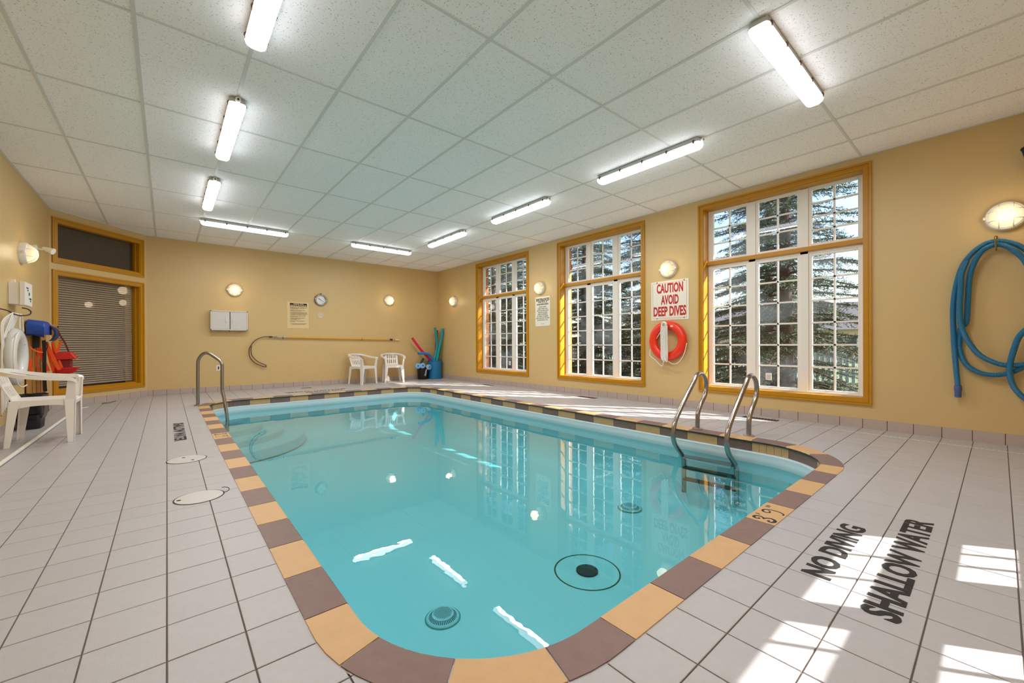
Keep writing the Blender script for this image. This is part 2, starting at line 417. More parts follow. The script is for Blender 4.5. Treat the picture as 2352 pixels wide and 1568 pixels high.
# chamfer wall, local axes: t along CT, n = CN (outwards), z
def cpt(t, z, n): p = CA+CT*t+CN*n; return (p.x, p.y, z)
def cbox(b, t0, t1, z0, z1, n0, n1):
    b.hexa([cpt(t0, z0, n0), cpt(t1, z0, n0), cpt(t1, z0, n1), cpt(t0, z0, n1)], [cpt(t0, z1, n0), cpt(t1, z1, n0), cpt(t1, z1, n1), cpt(t0, z1, n1)]); return b
T0, T1 = 0.10, 1.41
b = MB(); cbox(b, -0.15, T0, -0.3, ZC+0.1, 0, 0.18); cbox(b, T1, CLEN+0.2, -0.3, ZC+0.1, 0, 0.18)
cbox(b, T0, T1, -0.3, 0.255, 0, 0.18); cbox(b, T0, T1, 2.035, 2.275, 0, 0.18); cbox(b, T0, T1, 2.83, ZC+0.1, 0, 0.18)
wc = b.build('wall_corner', M_wall); tag(wc, kind='structure')

def casing_pieces(make, a0, a1, z0, z1, win, parent):     # four casing boards with a stepped profile
    cw = 0.07
    for (p0, p1, q0, q1, vert) in ((a0-cw, a0, z0-cw, z1+cw, 1), (a1, a1+cw, z0-cw, z1+cw, 1), (a0, a1, z1, z1+cw, 0), (a0, a1, z0-cw, z0, 0)):
        b = MB(); make(b, p0, p1, q0, q1, 0.0, 0.012)
        if vert:
            lo = p0 if p1 == a0 else p1-0.022; make(b, lo, lo+0.022, q0, q1, 0.012, 0.022)
            mid = (p0+p1)/2; make(b, mid-0.006, mid+0.006, q0+0.03, q1-0.03, 0.012, 0.016)
        else:
            lo = q1-0.022 if q0 == z1 else q0; make(b, p0-cw+0.022, p1+cw-0.022, lo, lo+0.022, 0.012, 0.0218)
            mid = (q0+q1)/2; make(b, p0-0.03, p1+0.03, mid-0.006, mid+0.006, 0.012, 0.016)
        b.build('casing', M_trim, parent)

def rwbox(b, y0, y1, z0, z1, d0, d1):        # box on the right wall, d = distance into the room
    b.box(XR-d1, y0, z0, XR-d0, y1, z1); return b
XG = 6.075
def right_window(idx, ya, yb, rows_c):
    t = empty('window_%d' % idx, (XR, (ya+yb)/2, WZ0), kind='structure')
    casing_pieces(rwbox, ya, yb, WZ0, WZ1, None, t)
    # painted reveal boards
    for bx in ((ya, ya+0.006, WZ0, WZ1), (yb-0.006, yb, WZ0, WZ1), (ya, yb, WZ1-0.006, WZ1), (ya, yb, WZ0, WZ0+0.006)):
        MB().box(XR-0.002, bx[0], bx[2], 6.045, bx[1], bx[3]).build('reveal_board', M_trim, t)
    MB().box(XR+0.095, ya+0.006, 2.070, 6.088, yb-0.006, 2.122).build('transom_bar', M_trim, t, bevel=0.004)
    MB().box(6.02, ya+0.006, WZ0+0.006, 6.05, yb-0.006, WZ0+0.03).build('sill_stop', M_white, t, bevel=0.004)
    yw = yb-ya; g = (yw-2*0.075-2*0.155)/3
    cols = [yb-0.075-g-k*(g+0.155) for k in range(3)]     # from the far column to the near one
    for (z0, z1, f0, f1, rows0) in ((0.377, 2.01, WZ0+0.006, 2.076, 6), (2.16, 2.815, 2.116, WZ1-0.006, 3)):
        b = MB(); x0, x1 = 6.042, 6.088
        b.box(x0, ya+0.006, f0, x1, ya+0.04, f1); b.box(x0, yb-0.04, f0, x1, yb-0.006, f1)
        b.box(x0, ya+0.04, f0, x1, yb-0.04, z0-0.03); b.box(x0, ya+0.04, z1+0.03, x1, yb-0.04, f1)
        for k in range(2): b.box(x0, cols[k]-0.12, f0, x1, cols[k]-0.035, f1)
        b.build('frame', M_white, t, bevel=0.003)
        for k in range(3):
            rows = rows0 if not (rows0 == 3 and k == 2) else rows_c
            a0, a1 = cols[k], cols[k]+g
            s = MB(); X0, X1 = 6.052, 6.088
            s.box(X0, a0-0.035, z0-0.03, X1, a0, z1+0.03); s.box(X0, a1, z0-0.03, X1, a1+0.035, z1+0.03)
            s.box(X0, a0, z0-0.03, X1, a1, z0); s.box(X0, a0, z1, X1, a1, z1+0.03)
            so = s.build('sash', M_white, t, bevel=0.004)
            am = (a0+a1)/2; dz = (z1-z0)/rows
            MB().box(XG-0.008, am-0.010, z0, XG+0.008, am+0.010, z1).build('muntin', M_white, so)
            for r in range(1, rows):
                MB().box(XG-0.008, a0, z0+r*dz-0.010, XG+0.008, a1, z0+r*dz+0.010).build('muntin', M_white, so)
            for r in range(rows):
                for (p0, p1) in ((a0, am-0.010), (am+0.010, a1)):
                    q0 = z0+r*dz+(0.010 if r else 0); q1 = z0+(r+1)*dz-(0.010 if r < rows-1 else 0)
                    MB().box(XG-0.002, p0, q0, XG+0.002, p1, q1).build('pane', M_glass, so)
    return t
WO = []
for i, (ya, yb) in enumerate(WIN): WO.append(right_window(i+1, ya, yb, 4 if i == 0 else 3))
# small sticker badges on two lower panes
for t_, yy in ((WO[0], 1.96), (WO[2], 7.30)):
    MB().box(XG-0.0045, yy-0.035, 0.46, XG-0.0025, yy+0.035, 0.55).build('sticker', M_white, t_)
    for k in range(3): MB().box(XG-0.0055, yy-0.025, 0.478+0.02*k, XG-0.0047, yy+0.025, 0.484+0.02*k).build('sticker_print', M_cuff, t_)

# interior windows in the corner wall
def cwin(idx, z0, z1, blinds):
    t = empty('window_%d' % idx, cpt((T0+T1)/2, z0, 0), kind='structure')
    def mk(b, a0, a1, q0, q1, d0, d1): return cbox(b, a0, a1, q0, q1, -d1, -d0)
    casing_pieces(mk, T0, T1, z0, z1, None, t)
    b = MB(); cbox(b, T0, T0+0.012, z0, z1, 0, 0.12); b.build('reveal_board', M_trim, t)
    b = MB(); cbox(b, T1-0.012, T1, z0, z1, 0, 0.12); cbox(b, T1-0.03, T1-0.012, z0, z1, 0.06, 0.12); b.build('reveal_board', M_trim, t)
    b = MB(); cbox(b, T0, T1, z1-0.012, z1, 0, 0.12); b.build('reveal_board', M_trim, t)
    b = MB(); cbox(b, T0, T1, z0, z0+0.012, 0, 0.12); cbox(b, T0, T1, z0, z0+0.03, 0.06, 0.12); b.build('reveal_board', M_trim, t)
    b = MB(); cbox(b, T0+0.012, T1-0.012, z0+0.012, z1-0.012, 0.09, 0.096); b.build('pane', M_glassd, t)
    if blinds:
        me = None; nsl = int((z1-z0-0.06)/0.036)
        for k in range(nsl):
            z = z1-0.05-k*0.036
            if me is None:
                bb = MB(); cbox(bb, T0+0.02, T1-0.035, 0.0, 0.024, 0.125, 0.1265)
                vs = bb.v; k2 = [0, 1, 4, 5]
                bb.v = [(x+CN.x*0.010*(zz > 0.01), y+CN.y*0.010*(zz > 0.01), zz-0.012) for i, (x, y, zz) in enumerate(vs)]
                me = bb.mesh('blind_slat', M_blind, W[t])
            link('blind_slat', me, t, loc=(0, 0, z))
    return t
cw1 = cwin(5, 0.255, 2.035, True); cw2 = cwin(6, 2.275, 2.83, False)
b = MB(); cbox(b, T0+0.012, T1-0.012, 2.28, 2.825, 0.13, 0.134); b.build('dark_shade', mat('dark_shade', '#4A3C30', 0.8), cw2)
b = MB(); cbox(b, -0.1, 1.7, -0.3, ZC+0.1, 1.2, 1.3); cbox(b, -0.1, 1.7, -0.3, -0.2, 0.18, 1.2)
cbox(b, -0.2, -0.1, -0.3, ZC+0.1, 0.18, 1.3); cbox(b, 1.7, 1.8, -0.3, ZC+0.1, 0.18, 1.3); cbox(b, -0.1, 1.7, ZC, ZC+0.1, 0.18, 1.2)
o = b.build('wall_office', mat('office_wall', '#6B5E50', 0.8)); tag(o, kind='structure')

ol = bpy.data.lights.new('blind_fill', 'AREA'); ol.size = 0.8; ol.energy = 10; ol.color = (1, 0.93, 0.82)  # added fill light behind the corner window, brightens the blinds
oo = bpy.data.objects.new('blind_fill', ol); COL.objects.link(oo); oo.location = cpt(0.8, 2.9, 0.55)
# roof slab, its unseen eave lengthened to keep sun off the pool
o = MB().box(XL-0.6, YN-0.6, ZC+0.1, 6.88, YB+0.9, ZC+0.3).build('roof', M_roof); tag(o, kind='structure')

# ------------------------------------------------------------------ ceiling: grid and lay-in panels
cl = MB().box(XL-0.2, YN-0.2, ZC+0.02, 6.13, YB+0.2, ZC+0.10).build('ceiling', M_tbar); tag(cl, kind='structure')
GX = [-0.1498+0.6096*k for k in range(-1, 10)]
GY = [0.98+1.2314*(k-0) for k in range(-1, 8)]
GY = [2.2147+1.2314*k for k in range(-2, 7)]
xs = [XL]+[x for x in GX if XL < x < XR]+[XR]; ys = [YN]+[y for y in GY if YN < y < YB]+[YB]
for i in range(len(xs)-1):
    for j in range(len(ys)-1):
        g = 0.010
        p = [(xs[i]+g, ys[j]+g), (xs[i+1]-g, ys[j]+g), (xs[i+1]-g, ys[j+1]-g), (xs[i]+g, ys[j+1]-g)]
        p = clip_poly(p, CN.x, CN.y, CC-0.01)
        if area(p) < 0.002: continue
        MB().prism(p, ZC+0.002, ZC+0.018).build('ceiling_panel', M_ceil, cl)
for x in xs[1:-1]:
    y1 = YB
    if x < CB.x: y1 = CA.y+(x-CA.x)*CT.y/CT.x
    MB().box(x-0.012, YN, ZC-0.003, x+0.012, y1, ZC+0.003).build('grid_bar', M_tbar, cl)
for y in ys[1:-1]:
    x0 = XL if y < CA.y else CA.x+(y-CA.y)*CT.x/CT.y
    MB().box(x0, y-0.010, ZC-0.0025, XR, y+0.010, ZC+0.003).build('grid_bar', M_tbar, cl)
b = MB().box(XR-0.022, YN, ZC-0.004, XR, YB, ZC+0.003).box(XL, YN, ZC-0.004, XL+0.022, CA.y, ZC+0.003).box(CB.x, YB-0.022, ZC-0.004, XR, YB, ZC+0.003)
cbox(b, 0, CLEN, ZC-0.004, ZC+0.003, -0.022, 0); b.build('edge_angle', M_tbar, cl)

# ------------------------------------------------------------------ floor: grout bed, tiles
fl = empty('floor', (0, 0, 0), kind='structure')
pp = path_pts()
def ring(b, rows):        # rows: list of (offset, z); joins them
    k = len(b.v); n = len(pp)
    for off, z in rows:
        for (p, nn, _) in pp: q = p+nn*off; b.v.append((q.x, q.y, z))
    for r in range(len(rows)-1):
        for i in range(n):
            j = (i+1) % n; a = k+r*n; c = k+(r+1)*n
            b.f.append((a+i, a+j, c+j, c+i))
# floor grout: ring around the pool then strips
RX0, RX1, RY0, RY1 = PX0-0.4, PX1+0.4, PY0-0.4, PY1+0.4
b = MB(); k = 0; n = len(pp); zg = -0.004
for (p, nn, arc) in pp: q = p+nn*0.02; b.v.append((q.x, q.y, zg))
for (p, nn, arc) in pp:
    if arc:
        c = Vector((min(max(p.x, PX0+PR), PX1-PR), min(max(p.y, PY0+PR), PY1-PR)))
        tx = ((RX1 if nn.x > 0 else RX0)-c.x)/nn.x if abs(nn.x) > 1e-4 else 1e9
        ty = ((RY1 if nn.y > 0 else RY0)-c.y)/nn.y if abs(nn.y) > 1e-4 else 1e9
        q = c+nn*min(tx, ty)
    else: q = p+nn*0.4
    b.v.append((q.x, q.y, zg))
for i in range(n): b.f.append((i, n+i, n+(i+1) % n, (i+1) % n))
def fq(x0, y0, x1, y1): b.add([(x0, y0, zg), (x1, y0, zg), (x1, y1, zg), (x0, y1, zg)], [(0, 1, 2, 3)])
fq(XL, YN, XR, RY0); fq(XL, RY0, RX0, RY1); fq(RX1, RY0, XR, RY1); fq(XL, RY1, XR, YB)
for qx, dx in ((RX0, .3), (RX1, -.3)):      # fill the corners of the ring rectangle
    for qy, dy in ((RY0, .3), (RY1, -.3)):
        x0, x1 = sorted((qx, qx+dx)); y0, y1 = sorted((qy, qy+dy)); b.add([(x0, y0, zg-.0003), (x1, y0, zg-.0003), (x1, y1, zg-.0003), (x0, y1, zg-.0003)], [(0, 1, 2, 3)])
b.build('grout_bed', M_grout, fl)
TX = lambda k: -0.005+0.2*k
TY = lambda k: 0.367+0.2065*k
tiles = []
for i in range(-7, 30):
    for j in range(-5, 49):
        x0, x1, y0, y1 = max(TX(i), XL), min(TX(i+1), XR), max(TY(j), YN), min(TY(j+1), YB)
        if x1-x0 < 0.02 or y1-y0 < 0.02: continue
        cs = [outside_pool(x, y, 0.05) for x in (x0, x1) for y in (y0, y1)]
        if not any(cs): continue
        out_all = all(outside_pool(x, y, 0.147) for x in (x0, x1) for y in (y0, y1))
        simple = all(outside_pool(x, y, 0.012) for x in (x0, x1) for y in (y0, y1)) 
        g = 0.0023
        poly = [(x0+g, y0+g), (x1-g, y0+g), (x1-g, y1-g), (x0+g, y1-g)]
        full = (x1-x0 > 0.199 and y1-y0 > 0.2064)
        if CN.x*x0+CN.y*y1 > CC:
            poly = clip_poly(poly, CN.x, CN.y, CC); full = False
            if area(poly) < 1e-4: continue
        cx, cy = (x0+x1)/2, (y0+y1)/2
        dist = math.hypot(cx, cy); dep = cx*fw0.x+cy*fw0.y; lat = cx*rgt.x+cy*rgt.y
        vis = dep > 0.25 and abs(lat/dep) < 1.33 and (CAM_H/dep) < 0.95
        tiles.append((0 if vis else 1, dist, poly, full, simple, (x0, y0, x1, y1)))
tiles.sort(key=lambda t: (t[0], t[1]))
tz = 0.0
base_poly = [(-0.0977, -0.10095), (0.0977, -0.10095), (0.0977, 0.10095), (-0.0977, 0.10095)]
def tile_top(b, poly, cx=0, cy=0):       # slab with slightly eased edge
    n = len(poly); mx_ = sum(p[0] for p in poly)/n; my_ = sum(p[1] for p in poly)/n
    ins = [(mx_+(p[0]-mx_)*0.985, my_+(p[1]-my_)*0.985) for p in poly]
    vs = [(p[0], p[1], -0.004) for p in poly]+[(p[0], p[1], -0.0012) for p in poly]+[(p[0], p[1], 0.0) for p in ins]
    fs = [(i, (i+1) % n, n+(i+1) % n, n+i) for i in range(n)]+[(n+i, n+(i+1) % n, 2*n+(i+1) % n, 2*n+i) for i in range(n)]+[tuple(range(2*n, 3*n))]
    b.add(vs, fs)
bt = MB(); tile_top(bt, base_poly); ME_TILE = bt.mesh('tile', M_tile)
far = MB(); cnt = 0
for (v, d, poly, full, simple, (x0, y0, x1, y1)) in tiles:
    if not simple:      # tile crossing the pool edge: keep only the cells under or beyond the coping
        bb = MB(); N = 12
        for a in range(N):
            for c in range(N):
                xa, xb2 = x0+0.0023+(x1-x0-0.0046)*a/N, x0+0.0023+(x1-x0-0.0046)*(a+1)/N
                ya, yb2 = y0+0.0023+(y1-y0-0.0046)*c/N, y0+0.0023+(y1-y0-0.0046)*(c+1)/N
                if all(outside_pool(x, y, 0.02) for x in (xa, xb2) for y in (ya, yb2)):
                    bb.add([(xa, ya, 0), (xb2, ya, 0), (xb2, yb2, 0), (xa, yb2, 0)], [(0, 1, 2, 3)])
        if not bb.f: continue
        if cnt < 296: bb.build('tile', M_tile, fl); cnt += 1
        else: far.add(bb.v, bb.f)
        continue
    if cnt < 296:
        if full: link('tile', ME_TILE, fl, loc=((x0+x1)/2, (y0+y1)/2, random.uniform(-0.0004, 0.0002)))
        else:
            bb = MB(); tile_top(bb, poly); bb.build('tile', M_tile, fl)
        cnt += 1
    else: tile_top(far, poly)
o = far.build('tile_field', M_tile, fl); tag(o, kind='stuff')
# ground slab outside the pool pit
b = MB(); b.box(XL-0.2, YN-0.2, -0.3, PX0-0.06, YB+0.2, -0.01); b.box(PX1+0.06, YN-0.2, -0.3, XR+0.3, YB+0.2, -0.01)
b.box(PX0-0.06, YN-0.2, -0.3, PX1+0.06, PY0-0.06, -0.01); b.box(PX0-0.06, PY1+0.06, -0.3, PX1+0.06, YB+0.2, -0.01)
b.build('slab', M_grout, fl)

# baseboards
bh = 0.105
def bb_run(name, n, fn):
    t = empty(name, (0, 0, 0), kind='structure')
    for k in range(n):
        b = MB()
        if fn(b, k) is False: continue
        b.build('tile', M_base, t)
    return t
def f_right(b, k):
    y0 = -0.035-0.2023*3+0.2023*k; y1 = y0+0.2023; y0 = max(y0, YN); y1 = min(y1, YB)
    if y1-y0 < 0.02: return False
    b.box(XR-0.010, y0+0.0025, 0, XR, y1-0.0025, bh)
t = bb_run('baseboard_right', 54, f_right); MB().box(XR-0.006, YN, 0, XR, YB, bh-0.002).build('grout', M_joint, t)
def f_back(b, k):
    x0 = -0.4045+0.1993*k; x1 = x0+0.1993; x0 = max(x0, CB.x); x1 = min(x1, XR-0.01)
    if x1-x0 < 0.02: return False
    b.box(x0+0.0025, YB-0.010, 0, x1-0.0025, YB, bh)
t = bb_run('baseboard_back', 32, f_back); MB().box(CB.x, YB-0.006, 0, XR, YB, bh-0.002).build('grout', M_joint, t)
def f_left(b, k):
    y0 = YN+0.2023*k; y1 = min(y0+0.2023, CA.y)
    if y1-y0 < 0.02: return False
    b.box(XL, y0+0.0025, 0, XL+0.010, y1-0.0025, bh)
t = bb_run('baseboard_left', 49, f_left); MB().box(XL, YN, 0, XL+0.006, CA.y, bh-0.002).build('grout', M_joint, t)
def f_corner(b, k):
    a = 0.005+0.2*k; c = min(a+0.2, CLEN-0.005)
    if c-a < 0.02: return False
    cbox(b, a+0.0025, c-0.0025, 0, bh, -0.010, 0)
t = bb_run('baseboard_corner', 8, f_corner); b = MB(); cbox(b, 0, CLEN, 0, bh-0.002, -0.006, 0); b.build('grout', M_joint, t)

# ------------------------------------------------------------------ swimming pool
WZ = -0.22
pool = empty('swimming_pool', (2.43, 4.7, 0), 'rounded rectangular indoor pool with turquoise shell and brown and tan coping', 'pool')
b = MB(); ring(b, [(0.05, -0.006), (0.03, -0.016), (0.03, -0.108), (0.012, -0.112), (-0.005, -0.12), (-0.006, -0.165), (-0.014, -0.19), (0.0, -0.225), (0.0, -0.36), (-0.05, -0.55), (-0.14, -0.70), (-0.28, -0.785), (-0.45, -0.80)])
n = len(pp); k = len(b.v)-n
b.f.append(tuple(range(k, k+n)))
sh = b.build('pool_shell', M_shell, pool, smooth=True, auto=math.radians(50))
# corner steps, quarter rounds at the far left corner
for i, (R, z) in enumerate(((0.50, -0.30), (0.80, -0.40), (1.12, -0.51), (1.46, -0.62))):
    b = MB(); poly = [(PX0+0.02, PY1-0.02)]
    for a in range(17): ang = -PI/2+PI/2*a/16; poly.append((PX0+R*math.cos(ang)*1.0, PY1+R*math.sin(ang)))
    b.prism(poly, -0.79, z); b.build('step', M_shell, pool, bevel=0.02)
# coping tiles
J = [x-(PX0+PR) for x in (1.139, 1.455, 1.768, 2.079, 2.397, 2.72, 3.038, 3.36, 3.66)]+[2.837, 3.153, 3.418, 3.714]
J += [4.026+(14.575-4.026)*k/33 for k in range(34)]
J += [14.587+(7.95-(1.536+0.3213*k)) for k in range(19, -1, -1)]
J += [21.247, 21.52, 21.797, PTOT+J[0]]
def sector(b, s0, s1, off0, off1, z0, z1, nose=0.0):
    m = max(1, int((s1-s0)/0.05)) if (pool_path(s0+0.01)[2] or pool_path(s1-0.01)[2]) else 1
    q = [pool_path(s0+(s1-s0)*i/m) for i in range(m+1)]; k = len(b.v)
    for (p, nn, _) in q:
        i0 = p+nn*off0; i1 = p+nn*off1; i0b = p+nn*(off0+0.008)
        b.v += [(i0.x, i0.y, z0), (i1.x, i1.y, z0), (i1.x, i1.y, z1), (i0b.x, i0b.y, z1), (i0.x, i0.y, z1-0.008)] if nose else [(i0.x, i0.y, z0), (i1.x, i1.y, z0), (i1.x, i1.y, z1), (i0.x, i0.y, z1)]
    c = 5 if nose else 4
    for i in range(m):
        for a in range(c):
            a2 = (a+1) % c; b.f.append((k+i*c+a, k+i*c+a2, k+(i+1)*c+a2, k+(i+1)*c+a))
    b.f.append(tuple(k+a for a in range(c))[::-1]); b.f.append(tuple(k+m*c+a for a in range(c)))
    return b
for i in range(len(J)-1):
    m_ = M_tan if i % 2 == 0 else M_brown
    b = sector(MB(), J[i]+0.0025, J[i+1]-0.0025, 0.0, 0.147, -0.009, 0.0035, nose=1)
    o = b.build('coping_tile', m_, pool); tag(o, 'tan coping tile' if i % 2 == 0 else 'brown coping tile')
b = MB(); ring(b, [(0.030, -0.0095), (0.003, -0.0095), (0.003, -0.022), (0.030, -0.022)]); b.build('coping_shadow_strip', mat('coping_shadow', '#3E4238', 0.85), pool)  # dark strip painted as the shadow line under the coping edge
b = MB(); ring(b, [(0.004, -0.0092), (0.004, -0.001), (0.152, -0.001)]); b.build('coping_grout', M_grout2, pool)
# waterline tiles
JW = [9.554-0.3237*k for k in range(29, 0, -1)]
JW = [j for j in JW if j > 0.15]
JW = JW+[9.554+(12.712-9.554)*k/11 for k in range(12)]+[12.712+0.3175*k for k in range(1, 29)]
JW = [j for j in JW if j < JW[0]+PTOT-0.15]+[JW[0]+PTOT]
i0 = min(range(len(JW)), key=lambda i: abs(JW[i]-12.712))
for i in range(len(JW)-1):
    dark = (i-i0) % 2 != 0; s0, s1 = JW[i]+0.003, JW[i+1]-0.003
    arc = pool_path((s0+s1)/2)[2]; b = MB()
    if arc and not (dark and i % 4 == 1):
        for q in range(5): sector(b, s0+(s1-s0)*q/5, s0+(s1-s0)*(q+1)/5-0.003, 0.020, 0.030, -0.110, -0.018)
    else: sector(b, s0, s1, 0.020, 0.030, -0.110, -0.018)
    o = b.build('waterline_tile', M_brown if dark else M_tan, pool); tag(o, 'brown waterline tile' if dark else 'tan waterline tile')
b = MB(); ring(b, [(0.024, -0.018), (0.024, -0.110)]); b.build('waterline_grout', M_grout, pool)

# ornate depth numerals painted on two coping tiles
def depth_mark(fn):
    def rib(pts, r0):
        P = spline(pts, 6); n_ = len(P)
        b.tube([fn(p) for p in P], [r0*(0.85+0.65*math.sin(PI*min(1, (i+1)/n_*1.0))) for i in range(n_)], 6)
    b = MB()
    rib([(-.112, .024, 0), (-.122, .018, 0), (-.130, .030, 0), (-.120, .046, 0), (-.098, .044, 0), (-.088, .026, 0), (-.096, .008, 0), (-.114, .000, 0)], 0.0050)
    rib([(-.114, .002, 0), (-.092, -.006, 0), (-.080, -.026, 0), (-.090, -.046, 0), (-.112, -.052, 0), (-.130, -.042, 0), (-.126, -.026, 0), (-.112, -.028, 0)], 0.0056)
    rib([(.032, .026, 0), (.020, .012, 0), (.002, .010, 0), (-.008, .026, 0), (.004, .044, 0), (.026, .046, 0), (.044, .030, 0), (.052, .002, 0), (.048, -.030, 0), (.030, -.052, 0), (.012, -.050, 0)], 0.0042)
    for x in (-.062, .084, .104): rib([(x, .058, 0), (x+.004, .048, 0), (x-.001, .034, 0)], 0.0038)
    b.v = [(x, y, 0.0036+(z-0.0036)*0.08) for x, y, z in b.v]
    o = b.build('depth_marking', M_blktxt, pool); tag(o, 'black ornate depth numerals reading 3 feet 9 inches')
depth_mark(lambda p: (2.557+p[0]*1.0, 0.815+p[1], 0.0036))
depth_mark(lambda p: (0.432+p[1], 5.213-p[0], 0.0036))
# floor fittings in the pool
def drain(cx, cy, z, r):
    b = MB().lathe([(r, 0), (r, 0.006), (r*0.93, 0.014), (r*0.86, 0.010), (r*0.62, 0.030), (0.001, 0.034)], (cx, cy, z), seg=36, capt=False)
    d = b.build('drain_cover', M_shell, pool, auto=math.radians(40)); tag(d, 'round slotted main drain cover on the pool floor')
    s = MB()
    for k in range(44):
        a = 2*PI*k/44; c, sn = math.cos(a), math.sin(a); r0, r1 = r*0.66, r*0.84; wd = 0.0028
        h = lambda rr: z+0.030-(rr/r-0.62)/(0.86-0.62)*0.020+0.001
        s.add([(cx+c*r0-sn*wd, cy+sn*r0+c*wd, h(r0)), (cx+c*r0+sn*wd, cy+sn*r0-c*wd, h(r0)), (cx+c*r1+sn*wd, cy+sn*r1-c*wd, h(r1)), (cx+c*r1-sn*wd, cy+sn*r1+c*wd, h(r1))], [(0, 1, 2, 3)])
    for ix in range(-5, 6):
        for iy in range(-6, 7):
            x, y = ix*r*0.095, iy*r*0.085
            if math.hypot(x, y) > r*0.55: continue
            s.add([(cx+x-0.0026, cy+y-0.0026, z+0.036), (cx+x+0.0026, cy+y-0.0026, z+0.036), (cx+x+0.0026, cy+y+0.0026, z+0.036), (cx+x-0.0026, cy+y+0.0026, z+0.036)], [(0, 1, 2, 3)])
    s.build('slot', mat('drain_hole', '#0C4A50', 0.8), d)
    MB().lathe([(r*1.0, 0), (r*1.08, 0.0), (r*1.08, 0.003), (r*1.0, 0.003)], (cx, cy, z), seg=36, capb=False, capt=False).build('ring', mat('seal', '#5A8C84', 0.7), d)
drain(1.34, 2.29, -0.80, 0.105); drain(3.74, 2.52, -0.795, 0.115)
b = MB().lathe([(0.240, 0.001), (0.246, 0.004), (0.252, 0.001)], (2.46, 2.04, -0.80), seg=48, capb=False, capt=False)
o = b.build('sump_rim', mat('algae_seal', '#2E4A2A', 0.8), pool); tag(o, 'thin dark green circular joint on the pool floor')
b = MB().lathe([(0.083, 0), (0.083, 0.010), (0.07, 0.016), (0.02, 0.018)], (2.46, 2.04, -0.80), seg=32)
o = b.build('sump_plug', mat('plug', '#1C2426', 0.6), pool, auto=0.6); tag(o, 'black round plug at the centre of the circle')
# water
b = MB(); n = len(pp)
for (p, nn, _) in pp: q = p+nn*0.004; b.v.append((q.x, q.y, WZ))
b.f.append(tuple(range(n)))
wat = b.build('pool_water', M_water)
tag(wat, 'still turquoise water filling the pool, mirroring the windows', 'water')

# ------------------------------------------------------------------ lettering on the deck
def deck_sign(name, lines, label):
    b = MB(); cx = sum(l_[3][0] for l_ in lines)/len(lines); cy = sum(l_[3][1] for l_ in lines)/len(lines)
    t = empty(name, (cx, cy, 0), label, 'floor lettering')
    for (s, w_, h_, c, xd, yd) in lines: text(s, w_, h_, (c[0], c[1], 0.0004), xd, yd, M_blktxt, t, bold=0.034)
deck_sign('deck_lettering', [('NO DIVING', 0.70, 0.102, (2.36, 0.483), (1, 0.0, 0), (0, 1, 0)), ('SHALLOW WATER', 1.185, 0.108, (2.465, 0.270), (1, 0.004, 0), (0, 1, 0))],
          'black stencilled NO DIVING SHALLOW WATER on the sunlit tiles at bottom right')
deck_sign('deck_lettering', [('SHALLOW WATER', 1.20, 0.10, (0.100, 5.83), (0, -1, 0), (1, 0, 0))],
          'black stencilled SHALLOW WATER on the tiles left of the pool')
deck_sign('deck_lettering', [('SHALLOW WATER', 1.15, 0.10, (2.35, 9.06), (-1, 0, 0), (0, -1, 0)), ('NO DIVING', 0.70, 0.10, (2.45, 8.85), (-1, 0, 0), (0, -1, 0))],
          'black stencilled lettering on the far deck in front of the back wall')

# ------------------------------------------------------------------ deck lids and gratings
def lid(cx, cy, r, label, dots):
    t = empty('skimmer_lid', (cx, cy, 0), label, 'lid')
    MB().lathe([(r, 0.0), (r, 0.0022), (r*0.985, 0.003), (0.001, 0.003)], (cx, cy, 0), seg=40, capt=False).build('cover', mat('lid_plastic', '#CBC5C0', 0.4) if 'lid_plastic' not in bpy.data.materials else bpy.data.materials['lid_plastic'], t)
    MB().lathe([(r+0.001, 0.0012), (r+0.007, 0.0012)], (cx, cy, 0), seg=40, capb=False, capt=False).build('rim_gap', M_dark, t)
    b = MB()
    for dx, dy in dots: b.lathe([(0.012, 0.003), (0.012, 0.0036)], (cx+dx, cy+dy, 0), seg=10)
    b.build('finger_hole', M_dark, t)
    return t
lid(0.122, 4.345, 0.128, 'round off-white lid with two holes, the farther one left of pool', ((0.035, -0.06), (-0.02, 0.07)))
t = lid(0.150, 3.215, 0.122, 'round off-white lid beside the pool, the nearer of two', ((-0.1, 0.0),))
b = MB(); P = [(0.275+0.035*math.cos(a), 3.275+0.06*math.sin(a), 0.001) for a in [(-PI/2+PI*i/10) for i in range(11)]]
b.tube(P, 0.002, 5); b.build('second_rim', M_dark, t)
def grate(cx, cy, lx, ly, label):
    t = empty('floor_grate', (cx, cy, 0), label, 'floor grate')
    MB().box(cx-lx/2, cy-ly/2, -0.003, cx+lx/2, cy+ly/2, 0.0012).build('recess', M_dark, t)
    n_ = 12
    for k in range(n_):
        if lx > ly: x = cx-lx/2+lx*(k+0.5)/n_; b = MB().box(x-0.006, cy-ly/2, 0.0012, x+0.006, cy+ly/2, 0.004)
        else: y = cy-ly/2+ly*(k+0.5)/n_; b = MB().box(cx-lx/2, y-0.006, 0.0012, cx+lx/2, y+0.006, 0.004)
        b.build('slat', mat('grate_metal', '#5F544C', 0.5) if k == 0 and 'grate_metal' not in bpy.data.materials else bpy.data.materials['grate_metal'], t)
grate(5.675, 4.69, 0.10, 0.40, 'dark floor grate on the deck under the middle window')
grate(5.665, 7.62, 0.10, 0.36, 'dark floor grate on the deck under the farthest window')
grate(5.675, 1.93, 0.10, 0.40, 'dark floor grate on the deck under the nearest window')
grate(2.33, 9.78, 0.20, 0.08, 'small dark grate on the far deck near the back wall')
b = MB()
for k in range(66):
    y = -0.55+k*0.0335; x = 5.525+(y+0.133)*0.0427
    b.box(x-0.006, y, 0.0003, x+0.006, y+0.026, 0.0022)
